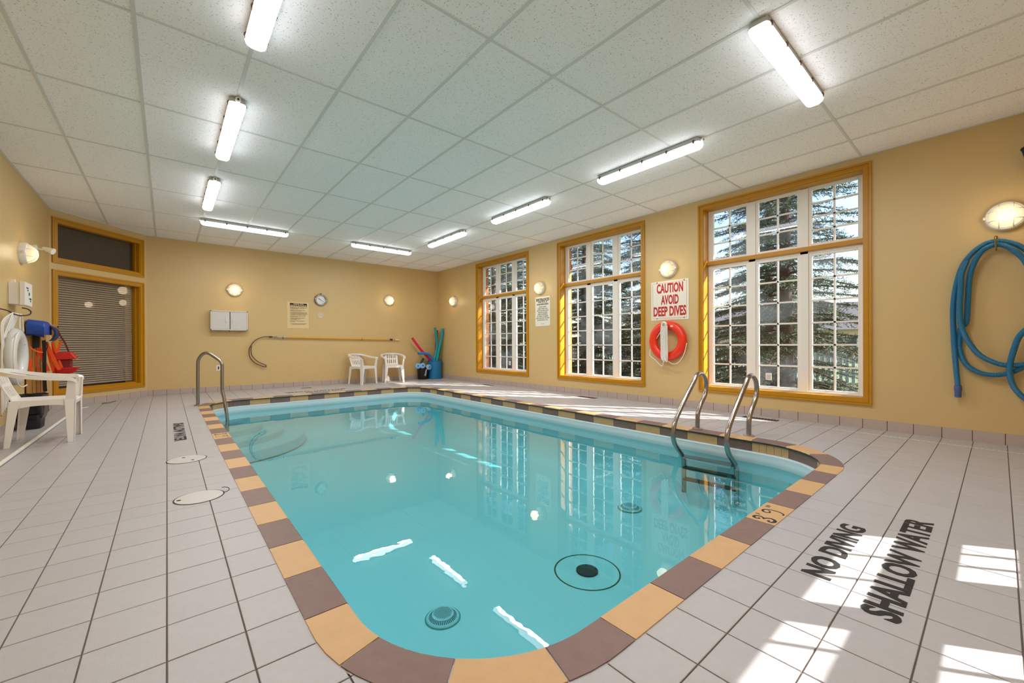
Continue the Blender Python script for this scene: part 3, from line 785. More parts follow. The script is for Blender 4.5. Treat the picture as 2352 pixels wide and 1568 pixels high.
o = b.build('drain_strip', M_sign); tag(o, 'dashed white drain strip along the deck below the right wall', 'drain', kind='stuff')

# ------------------------------------------------------------------ ladder and handrail
def rail(b, pts, r=0.0235, n_=8): b.tube(spline(pts, n_), r, 14)
lad = empty('pool_ladder', (4.25, 1.9, 0), 'stainless steel ladder with two bent rails at the right pool edge', 'ladder')
F = [(4.476, 0), (4.477, 0.085), (4.488, 0.170), (4.545, 0.255), (4.650, 0.355), (4.690, 0.450), (4.672, 0.535), (4.612, 0.592), (4.540, 0.612), (4.462, 0.592), (4.400, 0.530), (4.250, 0.400), (4.085, 0.245), (3.985, 0.130), (3.953, 0.010), (3.985, -0.085), (4.085, -0.180), (4.150, -0.245), (4.170, -0.31), (4.170, -0.62)]
for y, dx in ((2.146, 0.0), (1.647, 0.062)):
    b = MB(); rail(b, [(x+dx, y, z) for x, z in F]); b.build('rail', M_steel, lad, smooth=True)
    b = MB().lathe([(0.052, 0.0035), (0.052, 0.010), (0.03, 0.018), (0.025, 0.018)], (4.476+dx, y, 0), seg=24); b.build('base_flange', M_steelb, lad, auto=0.6)
for z in (-0.245, -0.36, -0.48):
    b = MB(); b.hexa([(4.14, 2.146, z-0.012), (4.20, 1.647, z-0.012), (4.27, 1.647, z-0.012), (4.21, 2.146, z-0.012)], [(4.14, 2.146, z+0.012), (4.20, 1.647, z+0.012), (4.27, 1.647, z+0.012), (4.21, 2.146, z+0.012)])
    b.build('tread', mat('tread_dark', '#3A342E', 0.6), lad, bevel=0.004)
hr = empty('handrail', (0.50, 7.9, 0), 'stainless steel arched handrail over the pool steps at left', 'handrail')
H_ = [(0.367, 8.112, 0), (0.368, 8.112, 0.30), (0.371, 8.108, 0.655), (0.384, 8.095, 0.735), (0.425, 8.055, 0.803), (0.470, 8.012, 0.826), (0.511, 7.975, 0.812), (0.580, 7.909, 0.754), (0.636, 7.855, 0.700), (0.655, 7.836, 0.655), (0.658, 7.834, 0.60), (0.657, 7.834, 0.29), (0.660, 7.832, 0.23), (0.681, 7.812, 0.096), (0.708, 7.786, -0.122), (0.716, 7.778, -0.22), (0.720, 7.775, -0.42)]
b = MB(); rail(b, H_, 0.0235, 6); b.build('rail', M_steel, hr, smooth=True)
MB().lathe([(0.052, 0.0035), (0.052, 0.010), (0.03, 0.02), (0.025, 0.02)], (0.367, 8.112, 0), seg=24).build('base_flange', M_steelb, hr, auto=0.6)

# ------------------------------------------------------------------ ceiling light fixtures
def make_fixture():
    t = empty('ceiling_light', (0, 0, 0))
    def prof(w_, hgt, zt, L, r):      # rounded-corner slab outline extruded downwards
        poly = []
        for (cx, cy, a0) in ((L/2-r, w_/2-r, 0), (-L/2+r, w_/2-r, PI/2), (-L/2+r, -w_/2+r, PI), (L/2-r, -w_/2+r, 3*PI/2)):
            for k in range(5): a = a0+PI/2*k/4; poly.append((cx+r*math.cos(a), cy+r*math.sin(a)))
        return poly
    b = MB().prism(prof(0.105, 0, 0, 1.24, 0.02), -0.020, -0.003).prism(prof(0.118, 0, 0, 1.265, 0.03), -0.048, -0.020)
    b.build('housing', M_house, t, local=True)
    b = MB(); secs = [(0.122, 1.268, 0.030, -0.048), (0.124, 1.270, 0.032, -0.060), (0.112, 1.255, 0.030, -0.082), (0.088, 1.225, 0.028, -0.097), (0.050, 1.180, 0.020, -0.103)]
    k0 = 0; n_ = 20
    for (w_, L, r, z) in secs: b.v += [(x, y, z) for x, y in prof(w_, 0, 0, L, r)]
    for i in range(len(secs)-1):
        for j in range(n_): b.f.append((i*n_+j, i*n_+(j+1) % n_, (i+1)*n_+(j+1) % n_, (i+1)*n_+j))
    b.f.append(tuple(range(n_))); b.f.append(tuple(range((len(secs)-1)*n_, len(secs)*n_))[::-1])
    b.build('diffuser', M_tube, t, auto=math.radians(50), local=True)
    b0 = MB().box(-0.009, 0.0585, -0.062, 0.009, 0.0655, -0.028).box(-0.006, 0.0655, -0.05, 0.006, 0.070, -0.034); me = b0.mesh('clip', M_rust)
    for x in (-0.58, -0.29, 0.0, 0.29, 0.58):
        link('clip', me, t, loc=(x, 0, 0)); link('clip', me, t, loc=(x, 0, 0), rot=(0, 0, PI))
    b = MB().lathe([(0.020, -0.632), (0.020, -0.652), (0.013, -0.656)], (0, 0, -0.028), axis='x', seg=14); b.build('cable_gland', M_plast, t, auto=0.6, local=True)
    MB().lathe([(0.008, -0.6562), (0.008, -0.658)], (0, 0, -0.028), axis='x', seg=10).build('gland_hole', M_dark, t, local=True)
    ar = bpy.data.lights.new('tube_light', 'AREA'); ar.shape = 'RECTANGLE'; ar.size = 1.15; ar.size_y = 0.07; ar.energy = TUBE_W; ar.color = (0.965, 0.985, 1.0)
    ao = bpy.data.objects.new('tube_light', ar); COL.objects.link(ao); ao.parent = t; ao.location = (0, 0, -0.106)
    return t
XA, XB_ = 0.460, 4.100
FX = [(XA, 2.57, PI/2, 'ceiling light cut by the top edge of the picture, left row'),
      (XA, 4.70, PI/2, 'second light of the left ceiling row, counted towards the back wall'),
      (XA, 6.82, PI/2, 'short-looking light of the left ceiling row, nearest the back wall'),
      (1.06, 8.33, 0, 'ceiling light parallel to the back wall, above the white cabinet'),
      (3.47, 8.33, 0, 'ceiling light parallel to the back wall, nearest the far right corner'),
      (XB_, 6.82, PI/2, 'light of the right ceiling row opposite the farthest window'),
      (XB_, 4.70, PI/2, 'light of the right ceiling row opposite the middle window'),
      (XB_, 2.55, PI/2, 'light of the right ceiling row opposite the nearest window'),
      (3.50, 0.983, PI, 'large near ceiling light at the upper right, set crosswise'),
      (1.06, 0.983, 0, 'crosswise ceiling light just above the picture, near the camera')]
f0 = make_fixture()
for i, (x, y, rz, lab) in enumerate(FX):
    t = f0 if i == 0 else copy_tree(f0)
    t.location = (x, y, ZC); t.rotation_euler = (0, 0, rz); tag(t, lab, 'ceiling light', 'fluorescent ceiling lights around the pool')
    if x < 2:      # the left row is dimmer
        for ch in t.children:
            if ch.type == 'LIGHT':
                if 'dim_tube' not in bpy.data.lights: dt = ch.data.copy(); dt.name = 'dim_tube'; dt.energy = TUBE_W*0.6
                ch.data = bpy.data.lights['dim_tube']

# ------------------------------------------------------------------ bulkhead wall lamps
def make_lamp():        # local: +z points away from the wall, +y up
    t = empty('wall_lamp', (0, 0, 0))
    MB().lathe([(0.128, 0.0), (0.128, 0.05), (0.120, 0.060), (0.108, 0.062)], (0, 0, 0), seg=36).build('base', M_plast, t, auto=0.7, local=True)
    pr = [(0.108*math.cos(a), 0.058+0.075*math.sin(a)) for a in [PI/2*k/8 for k in range(8)]]+[(0.002, 0.133)]
    MB().lathe(pr, (0, 0, 0), seg=32, capb=False).build('globe', M_globe, t, smooth=True, local=True)
    def dome(x, y, k=1.04):
        q = max(0.0, 1-(x*x+y*y)/(0.112**2)); return 0.060+0.080*math.sqrt(q)
    for c in (-0.042, 0.042):
        L = math.sqrt(0.116**2-c*c); ts = [-L+2*L*i/14 for i in range(15)]
        MB().tube([(c, y, dome(c, y)) for y in ts], 0.0035, 6).build('guard_wire', M_plast, t, local=True)
        MB().tube([(x, c, dome(x, c)) for x in ts], 0.0035, 6).build('guard_wire', M_plast, t, local=True)
    for a in (0, PI): MB().box(0.126*math.cos(a)-0.012, -0.012, 0.03, 0.126*math.cos(a)+0.012, 0.012, 0.055).build('lug', M_plast, t, local=True)
    return t
ldn = bpy.data.lights.new('lamp_bulb', 'POINT'); ldn.energy = 1.8; ldn.color = (1, 0.80, 0.55); ldn.shadow_soft_size = 0.08
l0 = make_lamp(); lo = bpy.data.objects.new('bulb', ldn); COL.objects.link(lo); lo.parent = l0; lo.location = (0, 0, 0.20)
LP = [(5.898, 9.395, 2.093, 'R', 'round caged wall lamp left of the farthest window, by the corner'),
      (5.898, 6.085, 2.093, 'R', 'round caged wall lamp above the small caution notice'),
      (5.898, 3.260, 2.083, 'R', 'round caged wall lamp above the red CAUTION AVOID DEEP DIVES sign'),
      (5.898, -0.040, 2.095, 'R', 'round caged wall lamp above the blue hose at the right edge'),
      (1.083, 10.294, 2.095, 'B', 'round caged wall lamp above the white cabinet'),
      (4.450, 10.294, 2.095, 'B', 'round caged wall lamp on the back wall above the far chairs'),
      (-1.345, 7.60, 2.07, 'L', 'round caged wall lamp seen from the side on the left wall')]
for i, (x, y, z, sd_, lab) in enumerate(LP):
    t = l0 if i == 0 else copy_tree(l0)
    nrm = {'R': Vector((-1, 0, 0)), 'B': Vector((0, -1, 0)), 'L': Vector((1, 0, 0))}[sd_]
    up_ = Vector((0, 0, 1)); xx = up_.cross(nrm)
    Mx = Matrix((xx, up_, nrm)).transposed().to_4x4(); Mx.translation = Vector((x, y, z)); t.matrix_world = Mx
    tag(t, lab, 'wall lamp', 'caged bulkhead lamps on the walls')

# ------------------------------------------------------------------ signs
def board_right(name, y0, y1, z0, z1, m_, label, th=0.006):
    t = empty(name, (XR, (y0+y1)/2, z0), label, 'sign')
    MB().box(XR-th, y0, z0, XR-0.001, y1, z1).build('board', m_, t, bevel=0.001); return t
RX_ = (0, -1, 0)
t = board_right('warning_sign', 2.950, 3.563, 1.305, 1.910, M_sign, 'square white sign reading CAUTION AVOID DEEP DIVES in red')
xs_ = XR-0.0062
for s, yc, zc_, w_, h_ in (('CAUTION', 3.250, 1.797, 0.430, 0.150), ('AVOID', 3.250, 1.617, 0.288, 0.148), ('DEEP DIVES', 3.254, 1.442, 0.532, 0.152)):
    text(s, w_, h_, (xs_, yc, zc_), RX_, (0, 0, 1), M_redtxt, t, bold=0.035)
b = MB()
for (a0, a1, q0, q1) in ((2.980, 3.533, 1.333, 1.336), (2.980, 3.533, 1.879, 1.882), (2.980, 2.983, 1.333, 1.882), (3.530, 3.533, 1.333, 1.882)): b.box(XR-0.0068, a0, q0, XR-0.006, a1, q1)
b.build('border_line', M_redtxt, t)
for y in (3.46, 3.02):
    for z in (1.333, 1.893): MB().lathe([(0.008, 0.006), (0.008, 0.009)], (XR, y, z), axis='x', seg=10).build('screw', M_dark, t) if False else MB().box(XR-0.009, y-0.007, z-0.007, XR-0.006, y+0.007, z+0.007).build('screw', M_dark, t)
t = board_right('caution_notice', 5.811, 6.243, 1.312, 1.914, M_sign, 'tall white caution notice about the unsupervised pool between far windows')
b = MB().box(XR-0.0066, 5.840, 1.824, XR-0.006, 6.213, 1.881); b.build('title_bar', M_blktxt, t)
text('CAUTION', 0.34, 0.045, (XR-0.0069, 6.027, 1.852), RX_, (0, 0, 1), M_sign, t, bold=0.02)
text('THIS POOL IS', 0.27, 0.030, (xs_, 6.027, 1.803), RX_, (0, 0, 1), M_blktxt, t, bold=0.03)
text('UNSUPERVISED', 0.34, 0.032, (xs_, 6.027, 1.758), RX_, (0, 0, 1), M_blktxt, t, bold=0.03)
for k, (s, w_) in enumerate((('BATHERS UNDER', .21), ('TWELVE YEARS OF AGE', .28), ('ARE NOT ALLOWED WITHIN', .33), ('THE POOL ENCLOSURE', .27), ('UNLESS ACCOMPANIED', .28), ('BY A PARENT OR HIS/HER', .32), ('AGENT WHO IS NOT LESS THAN', .38), ('SIXTEEN YEARS OF AGE', .30))):
    text(s, w_, 0.026, (xs_, 6.027, 1.706-0.0385*k), RX_, (0, 0, 1), M_blktxt, t)
text('8 X 8', 0.10, 0.02, (xs_, 6.027, 1.355), RX_, (0, 0, 1), M_blktxt, t) if False else text('. . .', 0.09, 0.012, (xs_, 6.027, 1.36), RX_, (0, 0, 1), M_blktxt, t, bold=0.04)
for y in (5.83, 6.224):
    for z in (1.332, 1.895): MB().box(XR-0.008, y-0.004, z-0.004, XR-0.006, y+0.004, z+0.004).build('screw', M_rust, t)
# health regulations on the back wall
t = empty('health_notice', (2.29, YB, 1.31), 'cream notice headed HEALTH REGULATIONS on the back wall', 'sign')
MB().box(2.062, YB-0.006, 1.318, 2.512, YB-0.001, 1.918).build('board', M_signy, t, bevel=0.001)
ys_ = YB-0.0062; BX = (1, 0, 0)
MB().box(2.121, YB-0.0066, 1.822, 2.475, YB-0.006, 1.892).build('title_bar', M_blktxt, t)
text('HEALTH', 0.20, 0.026, (2.298, YB-0.0069, 1.875), BX, (0, 0, 1), M_signy, t, bold=0.03)
text('REGULATIONS', 0.335, 0.028, (2.298, YB-0.0069, 1.841), BX, (0, 0, 1), M_signy, t, bold=0.03)
z = 1.797
for para in (('NO PERSON INFECTED WITH A COMMUNICABLE DISEASE', 'OR HAVING OPEN SORES ON HIS OR HER BODY', 'SHALL ENTER THE POOL'),
             ('NO PERSON SHALL BRING A GLASS CONTAINER', 'ONTO THE DECK OR INTO THE POOL'),
             ('NO PERSON SHALL POLLUTE THE WATER IN THE POOL', 'IN ANY MANNER AND SPITTING, SPOUTING OF WATER', 'AND BLOWING THE NOSE IN THE POOL OR ON THE DECK', 'ARE PROHIBITED AT ALL TIMES BY ALL BATHERS'),
             ('NO PERSON SHALL ENGAGE IN BOISTEROUS PLAY', 'IN OR ABOUT THE POOL'),
             ('THE MAXIMUM NUMBER OF BATHERS PERMITTED', 'ON THE DECK AND IN THE POOL', 'AT ANY TIME IS 25'),
             ('LOCATION OF TELEPHONE FOR EMERGENCY USE', 'IN THE LOBBY')):
    for s in para:
        w_ = 0.0077*len(s); text(s, w_, 0.0115, (2.128+w_/2, ys_, z), BX, (0, 0, 1), M_blktxt, t, bold=0.02); z -= 0.0175
    MB().box(2.109, YB-0.0066, z+0.0175*len(para)-0.004, 2.115, YB-0.006, z+0.0175*len(para)+0.004).build('bullet', M_blktxt, t); z -= 0.0125
for s, w_ in (('EVERY BATHER SHALL TAKE A SHOWER USING SOAP', .33), ('BEFORE ENTERING THE POOL', .26)):
    text(s, w_, 0.014, (2.298, ys_, z-0.012), BX, (0, 0, 1), M_blktxt, t); z -= 0.019
# clock and thermometer
t = empty('wall_clock', (2.77, YB, 1.86), 'chrome rimmed round wall clock right of the health notice', 'clock')
cz = 1.998
MB().lathe([(0.100, -0.012), (0.140, -0.002), (0.140, -0.018), (0.134, -0.040), (0.120, -0.050), (0.105, -0.040), (0.102, -0.020)], (2.77, YB, cz), axis='y', seg=36, capb=False, capt=False).build('rim', M_steel, t, smooth=True)
MB().lathe([(0.105, -0.020), (0.105, -0.022)], (2.77, YB, cz), axis='y', seg=36).build('face', M_dial, t)
for nm, a, L, wd in (('hour_hand', 2.45, 0.060, 0.005), ('minute_hand', -0.52, 0.082, 0.003), ('second_hand', 2.62, 0.09, 0.0015)):
    d = Vector((math.cos(a), 0, math.sin(a))); p = Vector((-d.z, 0, d.x))*wd; c0 = Vector((2.77, YB-0.024, cz)); e1 = c0+d*L
    b = MB().hexa([tuple(c0-p), tuple(c0+p), tuple(e1+p), tuple(e1-p)], [tuple(v+Vector((0, -0.001, 0))) for v in (c0-p, c0+p, e1+p, e1-p)]); b.build(nm, M_black, t)
b = MB()
for k in range(12):
    a = 2*PI*k/12; x, z2 = 2.77+0.088*math.cos(a), cz+0.088*math.sin(a); b.box(x-0.003, YB-0.0235, z2-0.003, x+0.003, YB-0.022, z2+0.003)
b.build('hour_marks', M_black, t)
MB().lathe([(0.015, 0), (0.012, 0.022)], (2.775, YB-0.025, cz+0.136), axis='z', seg=12).build('top_knob', M_rust, t)
t = empty('thermometer', (2.768, YB, 1.56), 'small round pale thermometer below the wall clock', 'thermometer')
MB().lathe([(0.076, -0.001), (0.076, -0.010), (0.068, -0.014), (0.066, -0.011), (0.002, -0.011)], (2.768, YB, 1.638), axis='y', seg=32, capt=False).build('body', mat('thermo_body', '#D9C4A0', 0.4), t, auto=0.5)
b = MB()
for k in range(16):
    a = -0.6+4.3*k/15; x, z2 = 2.768+0.052*math.cos(a), 1.638+0.052*math.sin(a); b.box(x-0.003, YB-0.0125, z2-0.003, x+0.003, YB-0.011, z2+0.003)
b.box(2.74, YB-0.0135, 1.636, 2.80, YB-0.012, 1.640); b.build('dial_marks', mat('dial_print', '#8C7A5C', 0.6), t)

# ------------------------------------------------------------------ cabinet, outlet, hook pole on the back wall
t = empty('wall_cabinet', (0.98, YB, 1.25), 'white two-door metal cabinet under the back wall lamp', 'cabinet')
X0, X1, Z0, Z1, D = 0.665, 1.300, 1.250, 1.650, 0.13
b = MB().box(X0, YB-D, Z0, X1, YB-0.001, Z1); b.build('body', M_cab, t, bevel=0.003)
b = MB(); fw = 0.022
for (a0, a1, q0, q1) in ((X0, X1, Z1-fw, Z1), (X0, X1, Z0, Z0+fw), (X0, X0+fw, Z0, Z1), (X1-fw, X1, Z0, Z1)): b.box(a0, YB-D-0.010, q0, a1, YB-D, q1)
b.build('frame', M_cab, t, bevel=0.002)
xm = (X0+X1)/2+0.008
for (a0, a1, hx) in ((X0+fw+0.003, xm-0.006, xm-0.065), (xm+0.006, X1-fw-0.003, xm+0.045)):
    d = MB().box(a0, YB-D-0.007, Z0+fw+0.004, a1, YB-D-0.001, Z1-fw-0.004).build('door', M_cab, t, bevel=0.002)
    hb = MB().tube(spline([(hx, YB-D-0.007, 1.51), (hx, YB-D-0.03, 1.495), (hx, YB-D-0.03, 1.42), (hx, YB-D-0.007, 1.405)], 4), 0.006, 8); hb.build('handle', M_plast, d, smooth=True)
MB().box(xm-0.005, YB-D-0.009, Z0+0.01, xm+0.005, YB-D-0.0005, Z1-0.012).build('gap', M_dark, t)
MB().box(xm-0.012, YB-D-0.004, Z0-0.025, xm-0.004, YB-D+0.004, Z0).build('hasp', M_dark, t)
t = empty('wall_outlet', (0.80, YB, 0.42), 'small white wall outlet behind the handrail', 'outlet')
MB().box(0.768, YB-0.006, 0.424, 0.838, YB-0.001, 0.540).build('plate', M_plast, t, bevel=0.002)
MB().box(0.792, YB-0.009, 0.452, 0.814, YB-0.006, 0.512).build('socket', M_black, t)
t = empty('rescue_pole', (3.2, YB-0.04, 1.1), 'long yellow rescue pole with black crook hanging on the back wall', 'pole')
yp = YB-0.05
P0 = Vector((1.98, yp, 1.118)); P1 = Vector((4.62, yp, 1.072))
def along(x): return (x, yp, 1.118+(x-1.98)*(1.072-1.118)/2.64)
MB().tube([along(2.05), along(4.42)], 0.0175, 14).build('pole', M_pole, t, smooth=False, auto=0.8)
MB().tube([along(1.86), along(2.06)], 0.016, 12).build('sleeve', M_alu, t, auto=0.8)
MB().tube([along(1.76), along(1.87)], 0.013, 12).build('clamp', mat('clamp_grey', '#7C8C86', 0.5), t, auto=0.8)
MB().tube([along(1.70), along(1.765)], 0.016, 10).build('collar', M_black, t, auto=0.8)
MB().tube([along(4.42), along(4.45)], 0.0185, 12).build('ferrule', M_alu, t, auto=0.8)
MB().tube([along(4.445), along(4.52)], 0.022, 12).build('grip', M_black, t, auto=0.8)
MB().tube([along(4.52), along(4.60)], 0.0165, 12).build('pole_tip', mat('tip_wood', '#D8A460', 0.5), t, auto=0.8)
MB().tube([along(4.60), along(4.70)], 0.0165, 12).build('end_cap', M_sign, t, auto=0.8)
cr_ = [(1.70, 1.123), (1.56, 1.12), (1.42, 1.05), (1.33, 0.93), (1.30, 0.81), (1.32, 0.68), (1.40, 0.57), (1.50, 0.51), (1.58, 0.478), (1.615, 0.480), (1.60, 0.515), (1.52, 0.555), (1.43, 0.62), (1.355, 0.72), (1.335, 0.83), (1.345, 0.93)]
cr_ = [(x+0.03, yp, z) for x, z in cr_]
MB().tube(spline(cr_, 6), 0.008, 8).build('crook', M_copper, t, smooth=True)
for x in (1.97, 3.72):
    p = along(x); o = MB().tube(spline([(x, YB, p[2]-0.0), (x, YB-0.03, p[2]-0.028), (x, YB-0.07, p[2]-0.025), (x, YB-0.078, p[2]+0.02)], 4), 0.005, 6).build('wall_hook', M_copper, None, smooth=True)
    tag(o, 'brown hook holding the pole near its '+('crook end' if x < 3 else 'right half'), 'hook')

# ------------------------------------------------------------------ life rings
def torus(b, c, R, r, ax, squash=0.8, n1=40, n2=14):
    k = len(b.v)
    for i in range(n1):
        a = 2*PI*i/n1
        for j in range(n2):
            q = 2*PI*j/n2; rr = R+r*math.cos(q); b.v.append((c[0]+r*squash*math.sin(q), c[1]+rr*math.cos(a), c[2]+rr*math.sin(a)))
    for i in range(n1):
        for j in range(n2): b.f.append((k+i*n2+j, k+i*n2+(j+1) % n2, k+((i+1) % n1)*n2+(j+1) % n2, k+((i+1) % n1)*n2+j))
t = empty('life_ring', (5.84, 3.26, 0.68), 'orange life ring with coiled white rope below the red-lettered sign', 'life ring')
cy_, cz_ = 3.259, 0.985
b = MB(); torus(b, (5.84, cy_, cz_), 0.238, 0.066, 'x'); b.build('ring', M_ring, t, smooth=True)
GR = [(3.522, .859), (3.53, .76), (3.439, .689), (3.336, .60), (3.30, .66), (3.268, .70), (3.216, .668), (3.148, .638), (3.061, .663), (2.976, .791), (2.935, .952)]
MB().tube(spline([(5.80, y, z) for y, z in GR], 6), 0.006, 6).build('grab_rope', M_rope, t, smooth=True)
MB().tube(spline([(5.775, 3.30, 1.17), (5.775, 3.37, 1.07), (5.80, 3.42, 1.02)], 5), 0.005, 6).build('grab_rope', M_rope, t, smooth=True)
for (a, nm) in ((0.02, 'band'), (1.15, 'patch'), (PI-0.05, 'band')):
    p = (5.785, cy_-0.24*math.cos(a), cz_+0.24*math.sin(a)); MB().box(p[0]-0.002, p[1]-0.02, p[2]-0.012, p[0]+0.004, p[1]+0.02, p[2]+0.012).build(nm, M_sign, t) if nm == 'patch' else None
co = empty('rope_coil', (5.77, 3.26, 0.69), 'coiled white rope hanging from the peg over the orange ring', 'rope')
for k in range(6):
    y = 3.298-0.0145*k; zb = 0.70-0.016*(k % 3)
    pts = [(5.752+0.004*(k % 2), y+0.012, 1.215), (5.75, y+0.018, 1.10), (5.75, y+0.016, 0.90), (5.752, y+0.018, zb+0.06), (5.752, y, zb), (5.755, y-0.016, zb+0.07), (5.758, y-0.010, 0.95), (5.76, y-0.006, 1.215)]
    MB().tube(spline(pts, 5), 0.0062, 7).build('strand', M_rope, co, smooth=True)
pg = empty('wall_peg', (XR, 3.27, 1.235), 'round white peg holding the rope above the orange ring', 'peg')
MB().lathe([(0.012, 0.0), (0.012, -0.13)], (XR, 3.268, 1.232), axis='x', seg=12).build('shaft', M_plast, pg)
MB().lathe([(0.046, -0.125), (0.046, -0.150), (0.036, -0.158)], (XR, 3.268, 1.232), axis='x', seg=24).build('knob', M_plast, pg, auto=0.6)
MB().lathe([(0.026, -0.158), (0.024, -0.162)], (XR, 3.268, 1.232), axis='x', seg=20).build('cap', M_alu, pg)
# left white ring
t = empty('life_ring', (-1.25, 7.0, 0.52), 'white life ring hanging on the left wall above the white chair', 'life ring')
b = MB(); torus(b, (-1.285, 7.02, 0.83), 0.240, 0.078, 'x', 0.70); b.build('ring', M_ringw, t, smooth=True)
for z in (0.985, 0.665): MB().box(-1.262, 7.16, z-0.03, -1.240, 7.20, z+0.03).build('eyelet', M_rust, t)
GR = [(-1.245, 6.92, 1.10), (-1.23, 6.72, 1.03), (-1.225, 6.62, .88), (-1.225, 6.64, .70), (-1.23, 6.80, .54), (-1.235, 7.0, .49), (-1.235, 7.2, .50)]
MB().tube(spline(GR, 6), 0.007, 6).build('grab_rope', M_rope, t, smooth=True)
co = empty('rope_coil', (-1.28, 6.93, 1.3), 'coiled white rope hanging from the brown hook above the white ring', 'rope')
for k in range(5):
    y = 6.80+0.055*k; pts = [(-1.27, y+0.05, 1.305), (-1.265, y+0.01, 1.20), (-1.26, y-0.02, 0.95), (-1.262, y-0.03, 0.50), (-1.265, y-0.02, 0.22+0.02*k), (-1.27, y, 0.50), (-1.27, y+0.02, 0.95), (-1.275, y+0.06, 1.305)]
    pts = [(x, yy, z) if z > 1.28 else (max(x-0.055, -1.335), yy-0.10, z) for x, yy, z in pts]
    MB().tube(spline(pts, 4), 0.007, 6).build('strand', M_rope, co, smooth=True)
MB().tube(spline([(-1.25, 7.02, 1.305), (-1.25, 7.0, 1.22), (-1.245, 6.98, 1.13)], 4), 0.006, 6).build('sling', M_rope, co, smooth=True)
MB().tube(spline([(-1.25, 7.06, 1.305), (-1.25, 7.12, 1.22), (-1.25, 7.16, 1.11)], 4), 0.006, 6).build('sling', M_rope, co, smooth=True)
hk = MB(); hk.tube(spline([(XL, 6.72, 1.34), (-1.30, 6.80, 1.325), (-1.27, 6.90, 1.295), (-1.24, 7.0, 1.285), (-1.20, 7.10, 1.30), (-1.19, 7.14, 1.335), (-1.21, 7.12, 1.365), (-1.24, 7.06, 1.375)], 5), 0.007, 8)
o = hk.build('wall_hook', M_copper, None, smooth=True); tag(o, 'brown curled hook on the left wall holding the white rope', 'hook')

# ------------------------------------------------------------------ blue hose at right
def hose(name, runs, m_, r, parent):
    for pts in runs:
        P = spline(pts, 40 if len(pts) < 9 else 24); L = [0.0]
        for a, c in zip(P, P[1:]): L.append(L[-1]+(c-a).length)
        step = 0.0042; n_ = int(L[-1]/step); Q = []; j = 0
        for i in range(n_+1):
            d = i*step
            while j < len(L)-2 and L[j+1] < d: j += 1
            f_ = (d-L[j])/max(L[j+1]-L[j], 1e-6); Q.append(P[j].lerp(P[j+1], min(f_, 1)))
        MB().tube(Q, [r*(1.0 if i % 2 else 0.90) for i in range(len(Q))], 12).build(name, m_, parent, smooth=False)
t = empty('vacuum_hose', (5.86, 0, 0.44), 'blue ribbed pool vacuum hose hanging in loops at the right edge', 'hose')
xh = 5.835
MAIN = [(xh, .259, .53), (xh, .278, .829), (xh, .288, 1.092), (xh, .288, 1.303), (xh, .266, 1.511), (xh, .224, 1.683), (xh, .155, 1.800), (xh, .081, 1.862), (xh, .022, 1.872), (xh, -.036, 1.858), (xh, -.12, 1.80), (xh, -.20, 1.68), (xh, -.25, 1.5), (xh, -.245, 1.3), (xh, -.19, 1.12), (xh-.03, -.116, 1.0), (xh-.03, -.085, .884), (xh-.03, -.060, .736), (xh-.03, -.066, .608), (xh-.03, -.097, .513), (xh-.03, -.16, .43), (xh-.03, -.25, .38)]
SEC = [(xh+.012, .246, 1.00), (xh+.012, .238, 1.08), (xh+.005, .203, 1.141), (xh, .193, 1.347), (xh-.01, .182, 1.553), (xh-.02, .155, 1.683), (xh-.035, .107, 1.787), (xh-.04, .048, 1.830), (xh-.04, -.010, 1.828), (xh-.04, -.08, 1.77), (xh-.04, -.15, 1.65), (xh-.04, -.20, 1.45), (xh-.03, -.23, 1.2), (xh, -.25, 1.0), (xh, -.24, .86), (xh, -.19, .78), (xh-.01, -.141, .748), (xh-.02, -.047, .735), (xh-.03, .036, .762), (xh-.04, .122, .831), (xh-.045, .19, .954), (xh-.045, .231, 1.09), (xh-.045, .245, 1.247), (xh-.04, .238, 1.455), (xh-.035, .231, 1.60), (xh-.012, .20, 1.72)]
THR = [(xh+.012, .246, 1.0), (xh+.012, .248, .881), (xh+.01, .211, .747), (xh+.005, .135, .667), (xh, .036, .642), (xh, -.06, .667), (xh, -.141, .729), (xh, -.22, .83)]
hose('hose', [MAIN, SEC, THR], M_hose, 0.0225, t)
MB().lathe([(0.026, 0.53), (0.0275, 0.50), (0.0275, 0.485), (0.0245, 0.478), (0.0235, 0.415)], (xh, 0.2575, 0), axis='z', seg=20).build('cuff', M_cuff, t, auto=0.6)
b = MB().box(XR-0.004, 0.010, 1.83, XR, 0.030, 1.93); b.tube(spline([(XR-.004, .02, 1.90), (XR-.02, .02, 1.925), (5.775, .022, 1.90), (5.762, .020, 1.83), (5.765, .018, 1.79), (5.785, .018, 1.783)], 5), 0.006, 8)
o = b.build('wall_hook', M_brass, None, auto=0.7); tag(o, 'brass hook holding up the blue hose loops', 'hook')
t = empty('leaf_net', (5.85, -0.2, 2.44), 'navy net bag showing at the right picture edge, upper wall', 'net')
MB().lathe([(0.11, 2.645), (0.10, 2.60), (0.085, 2.52), (0.06, 2.45), (0.02, 2.41)], (5.80, -0.235, 0), axis='z', seg=20, capt=True).build('bag', M_navyd, t, smooth=True)
MB().tube([(5.80+0.088*math.cos(a)*1.25, -0.235+0.11*math.sin(a), 2.648) for a in [2*PI*i/24 for i in range(24)]], 0.006, 6, closed=True).build('rim', M_black, t)
MB().tube([(XR, -0.235, 2.65), (5.80, -0.235, 2.66)], 0.006, 6).build('hanger', M_black, t)

